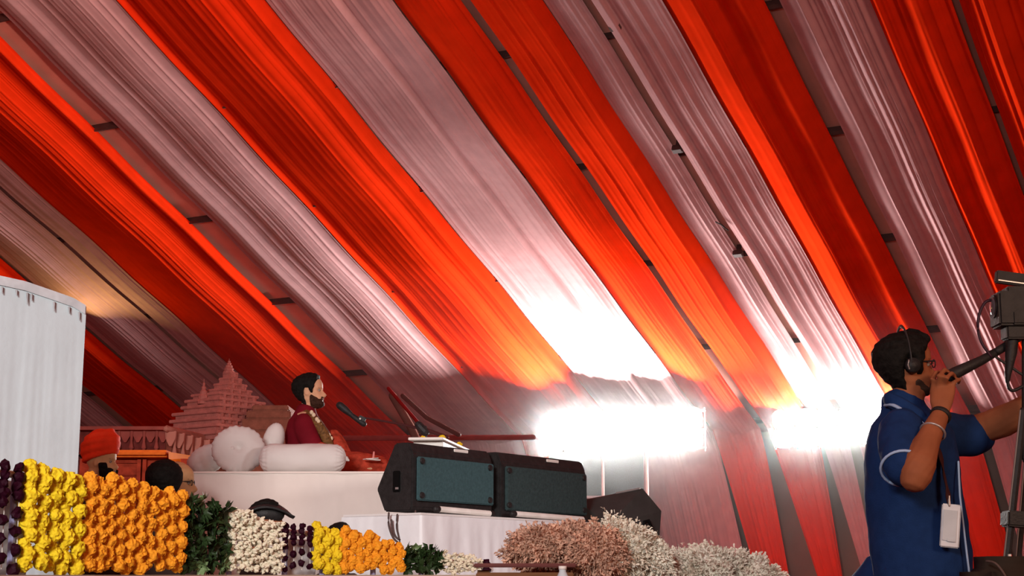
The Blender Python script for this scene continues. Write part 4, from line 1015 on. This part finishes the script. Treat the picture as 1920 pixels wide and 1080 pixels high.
# lanyard and badge
root2 = thing('name_badge', 'white plastic badge hanging on a dark lanyard at the cameraman\'s chest', 'badge', B(1782, 985, -.20))
b = nb(); MB = Matrix.Translation(B(1782, 986, -.21)) @ RZ(-8) @ RY(6); box(b, (0, 0, 0), (.066, .008, .150), MB, .004); part('card_holder', b, mat('badge_white', (.72, .78, .82), .35), root2)
b = nb(); box(b, (0, 0, 0), (.046, .004, .105), Matrix.Translation(B(1781, 985, -.2155)) @ RZ(-8) @ RY(6)); box(b, (0, 0, 0), (.028, .006, .010), Matrix.Translation(B(1784, 1013, -.217)) @ RZ(-8) @ RY(6)); part('card', b, mat('badge_card', (.55, .62, .66), .5), root2)
part('lanyard', tb([B(1740, 800, -.12), B(1762, 850, -.19), B(1770, 890, -.20), B(1777, 922, -.205), B(1779, 946, -.21)], [(.003, .009), (.003, .010), (.004, .014), (.004, .013), (.003, .004)], seg=8, sub=4), mat('lanyard_maroon', (.045, .014, .014), .6), root2, True)
part('clip', tb([B(1779, 930, -.205), B(1780, 948, -.212)], [.005], seg=8), metal_m, root2)
# second blue garment at bottom left of the cameraman
root3 = thing('person', 'person in a blue shirt just peeking in behind the cameraman\'s back', 'person', (at(1650, 1080, 6.3).x, 6.3, 0))
sx = at(1648, 1075, 6.3)
b = nb(); hb = head_bm(1.0); 
Mh = place_head((sx.x+.04, 6.3, .80), .21, math.radians(20)); hb.transform(Mh)
tube(hb, [V((sx.x+.03, 6.3, .62)), V((sx.x+.03, 6.3, .86))], [.055, .05], seg=12)
tube(hb, [V((sx.x+.03, 6.3, .62)), V((sx.x+.03, 6.3, .35)), V((sx.x+.03, 6.3, .1))], [(.09, .15), (.1, .14), (.12, .16)], seg=16, ref=X1)
b.free()
fuse(part('body', hb, skin_b, root3, True), .008, 2)
b = nb(); tube(b, [at(1640, 1064, 6.3), at(1636, 1085, 6.3), V((sx.x, 6.3, .7)), V((sx.x, 6.3, .15))], [(.05, .08), (.09, .14), (.13, .18), (.14, .18)], seg=20, ref=X1)
fuse(part('shirt', b, blue_m, root3, True), .01, 3)

# ------------------------------------------------------------------ video camera on jib and tripod
YJ = 5.7; J = lambda px, py, dy=0: at(px, py, YJ+dy)
root = thing('video_camera', 'black video camera with monitor on a boom at the right edge', 'camera', J(1905, 600))
b = nb(); p = J(1908, 582); box(b, p, (.17, .12, .125), None, .008); box(b, J(1905, 548), (.09, .09, .03), None, .005); box(b, J(1920, 600), (.12, .13, .05), None, .006); part('camera_body', b, black_m, root)
b = nb(); tube(b, [J(1880, 575), J(1866, 575)], [.034, .036], seg=18, caps=False); tube(b, [J(1868, 575), J(1861, 575)], [.042, .042], seg=18, caps=False); l_ = part('lens', b, black_m, root)
b = nb(); ball(b, J(1862, 575), (.008, .034, .034), 14, 10); part('lens_glass', b, mat('lens_glass', (.12, .12, .13), .1), l_, True)
b = nb(); box(b, J(1905, 524), (.15, .03, .045), RY(8), .004); mn = part('monitor', b, black_m, root)
b = nb(); box(b, J(1903, 531)-V((0, .0, 0)), (.13, .034, .004), RY(8)); part('monitor_rim', b, metal_m, mn)
part('monitor_arm', tb([J(1918, 530), J(1912, 555)], [.010], seg=8), black_m, root)
b = nb(); box(b, J(1900, 625), (.07, .08, .05), None, .006); part('mount', b, black_m, root)
part('cable', tb([J(1866, 563), J(1848, 566), J(1836, 590), J(1834, 620), J(1842, 645), J(1858, 668)], [.0055], seg=8, sub=4), mat('cable_purple', (.03, .008, .02), .5), root, True)
root = thing('camera_boom', 'thick black boom handle reaching from the cameraman\'s hand to the camera', 'boom', J(1840, 670))
part('handle', tb([B(1772, 710, -.11), B(1790, 700, -.11), J(1840, 676, 0), J(1880, 653, .05)], [.021, .022, .017, .015], seg=12), black_m, root, True)
part('arm', tb([J(1872, 657, .02), J(1900, 640, .05), J(1960, 600, .2)], [.015, .015, .015], seg=10), black_m, root, True)
part('upright', tb([J(1899, 615), J(1896, 660), J(1890, 700), J(1889, 715)], [(.024, .024), (.022, .022), (.012, .016), (.008, .012)], seg=10), black_m, root, True)
part('strap', tb([J(1889, 712), J(1892, 728), J(1902, 732), J(1925, 720)], [(.006, .010)], seg=8, sub=4), black_m, root, True)
part('thin_rod', tb([J(1868, 670), J(1925, 708)], [.005], seg=6), black_m, root)
root = thing('camera_tripod', 'black tripod with two visible legs and a collar at the right edge', 'tripod', V((J(1920, 900).x, YJ, 0)))
def leg(p, q, r, nm='leg'):
    l = part(nm, tb([p, q], [(r, r)], seg=8), black_m, root); o_ = V((-r*.9, -.006, 0)); part('edge_strip', tb([p+o_, q+o_], [.003], seg=5), metal_m, l)
pq = lambda a, z: a[0]+(a[1]-a[0])*((a[0].z-z)/(a[0].z-a[1].z))
L1 = (J(1919, 770), J(1889, 1040)); leg(L1[0], pq(L1, .02), .014)
L2 = (J(1927, 850, .12), J(1909, 1050, .12)); leg(L2[0], pq(L2, .02), .012)
L3 = (J(1930, 800, .05), J(1955, 1050, .35)); leg(L3[0], pq(L3, .02), .012)
part('centre_column', tb([J(1925, 640), J(1925, 860)], [.018], seg=10), black_m, root)
b = nb(); box(b, J(1905, 974, .02), (.085, .10, .055), RY(4), .006); part('collar', b, black_m, root)
b = nb(); box(b, J(1893, 1044, -.03), (.010, .01, .018)); box(b, J(1901, 1047, -.03), (.014, .01, .008)); part('label', b, whitep_m, root)
# black bag bottom right
root = thing('camera_bag', 'dark brown-black camera bag with a piped edge at bottom right', 'bag', (J(1880, 1080, .3).x, YJ-.3, 0))
c = at(1880, 1098, 5.4); b = nb(); bmesh.ops.create_cube(b, size=1, matrix=Matrix.Translation(c) @ Matrix.Diagonal((.24, .26, .19, 1))); bmesh.ops.bevel(b, geom=list(b.edges), offset=.05, segments=5, affect='EDGES'); bg = part('bag_body', b, mat('bag_brown', (.035, .028, .022), .8), root, True)
part('piping', tb([at(1850, 1052, 5.28), at(1866, 1056, 5.25), at(1880, 1072, 5.24), at(1890, 1090, 5.24)], [.004], seg=6, sub=3), mat('piping_tan', (.12, .09, .08), .7), bg, True)
part('lid', bbox(at(1915, 1080, 5.5), (.22, .2, .12), None, bev=.02), mat('lid_brown', (.10, .07, .055), .8), root)
part('bag_stand', bbox((c.x, c.y, (c.z-.1)/2), (.2, .2, c.z-.1)), black_m, root)
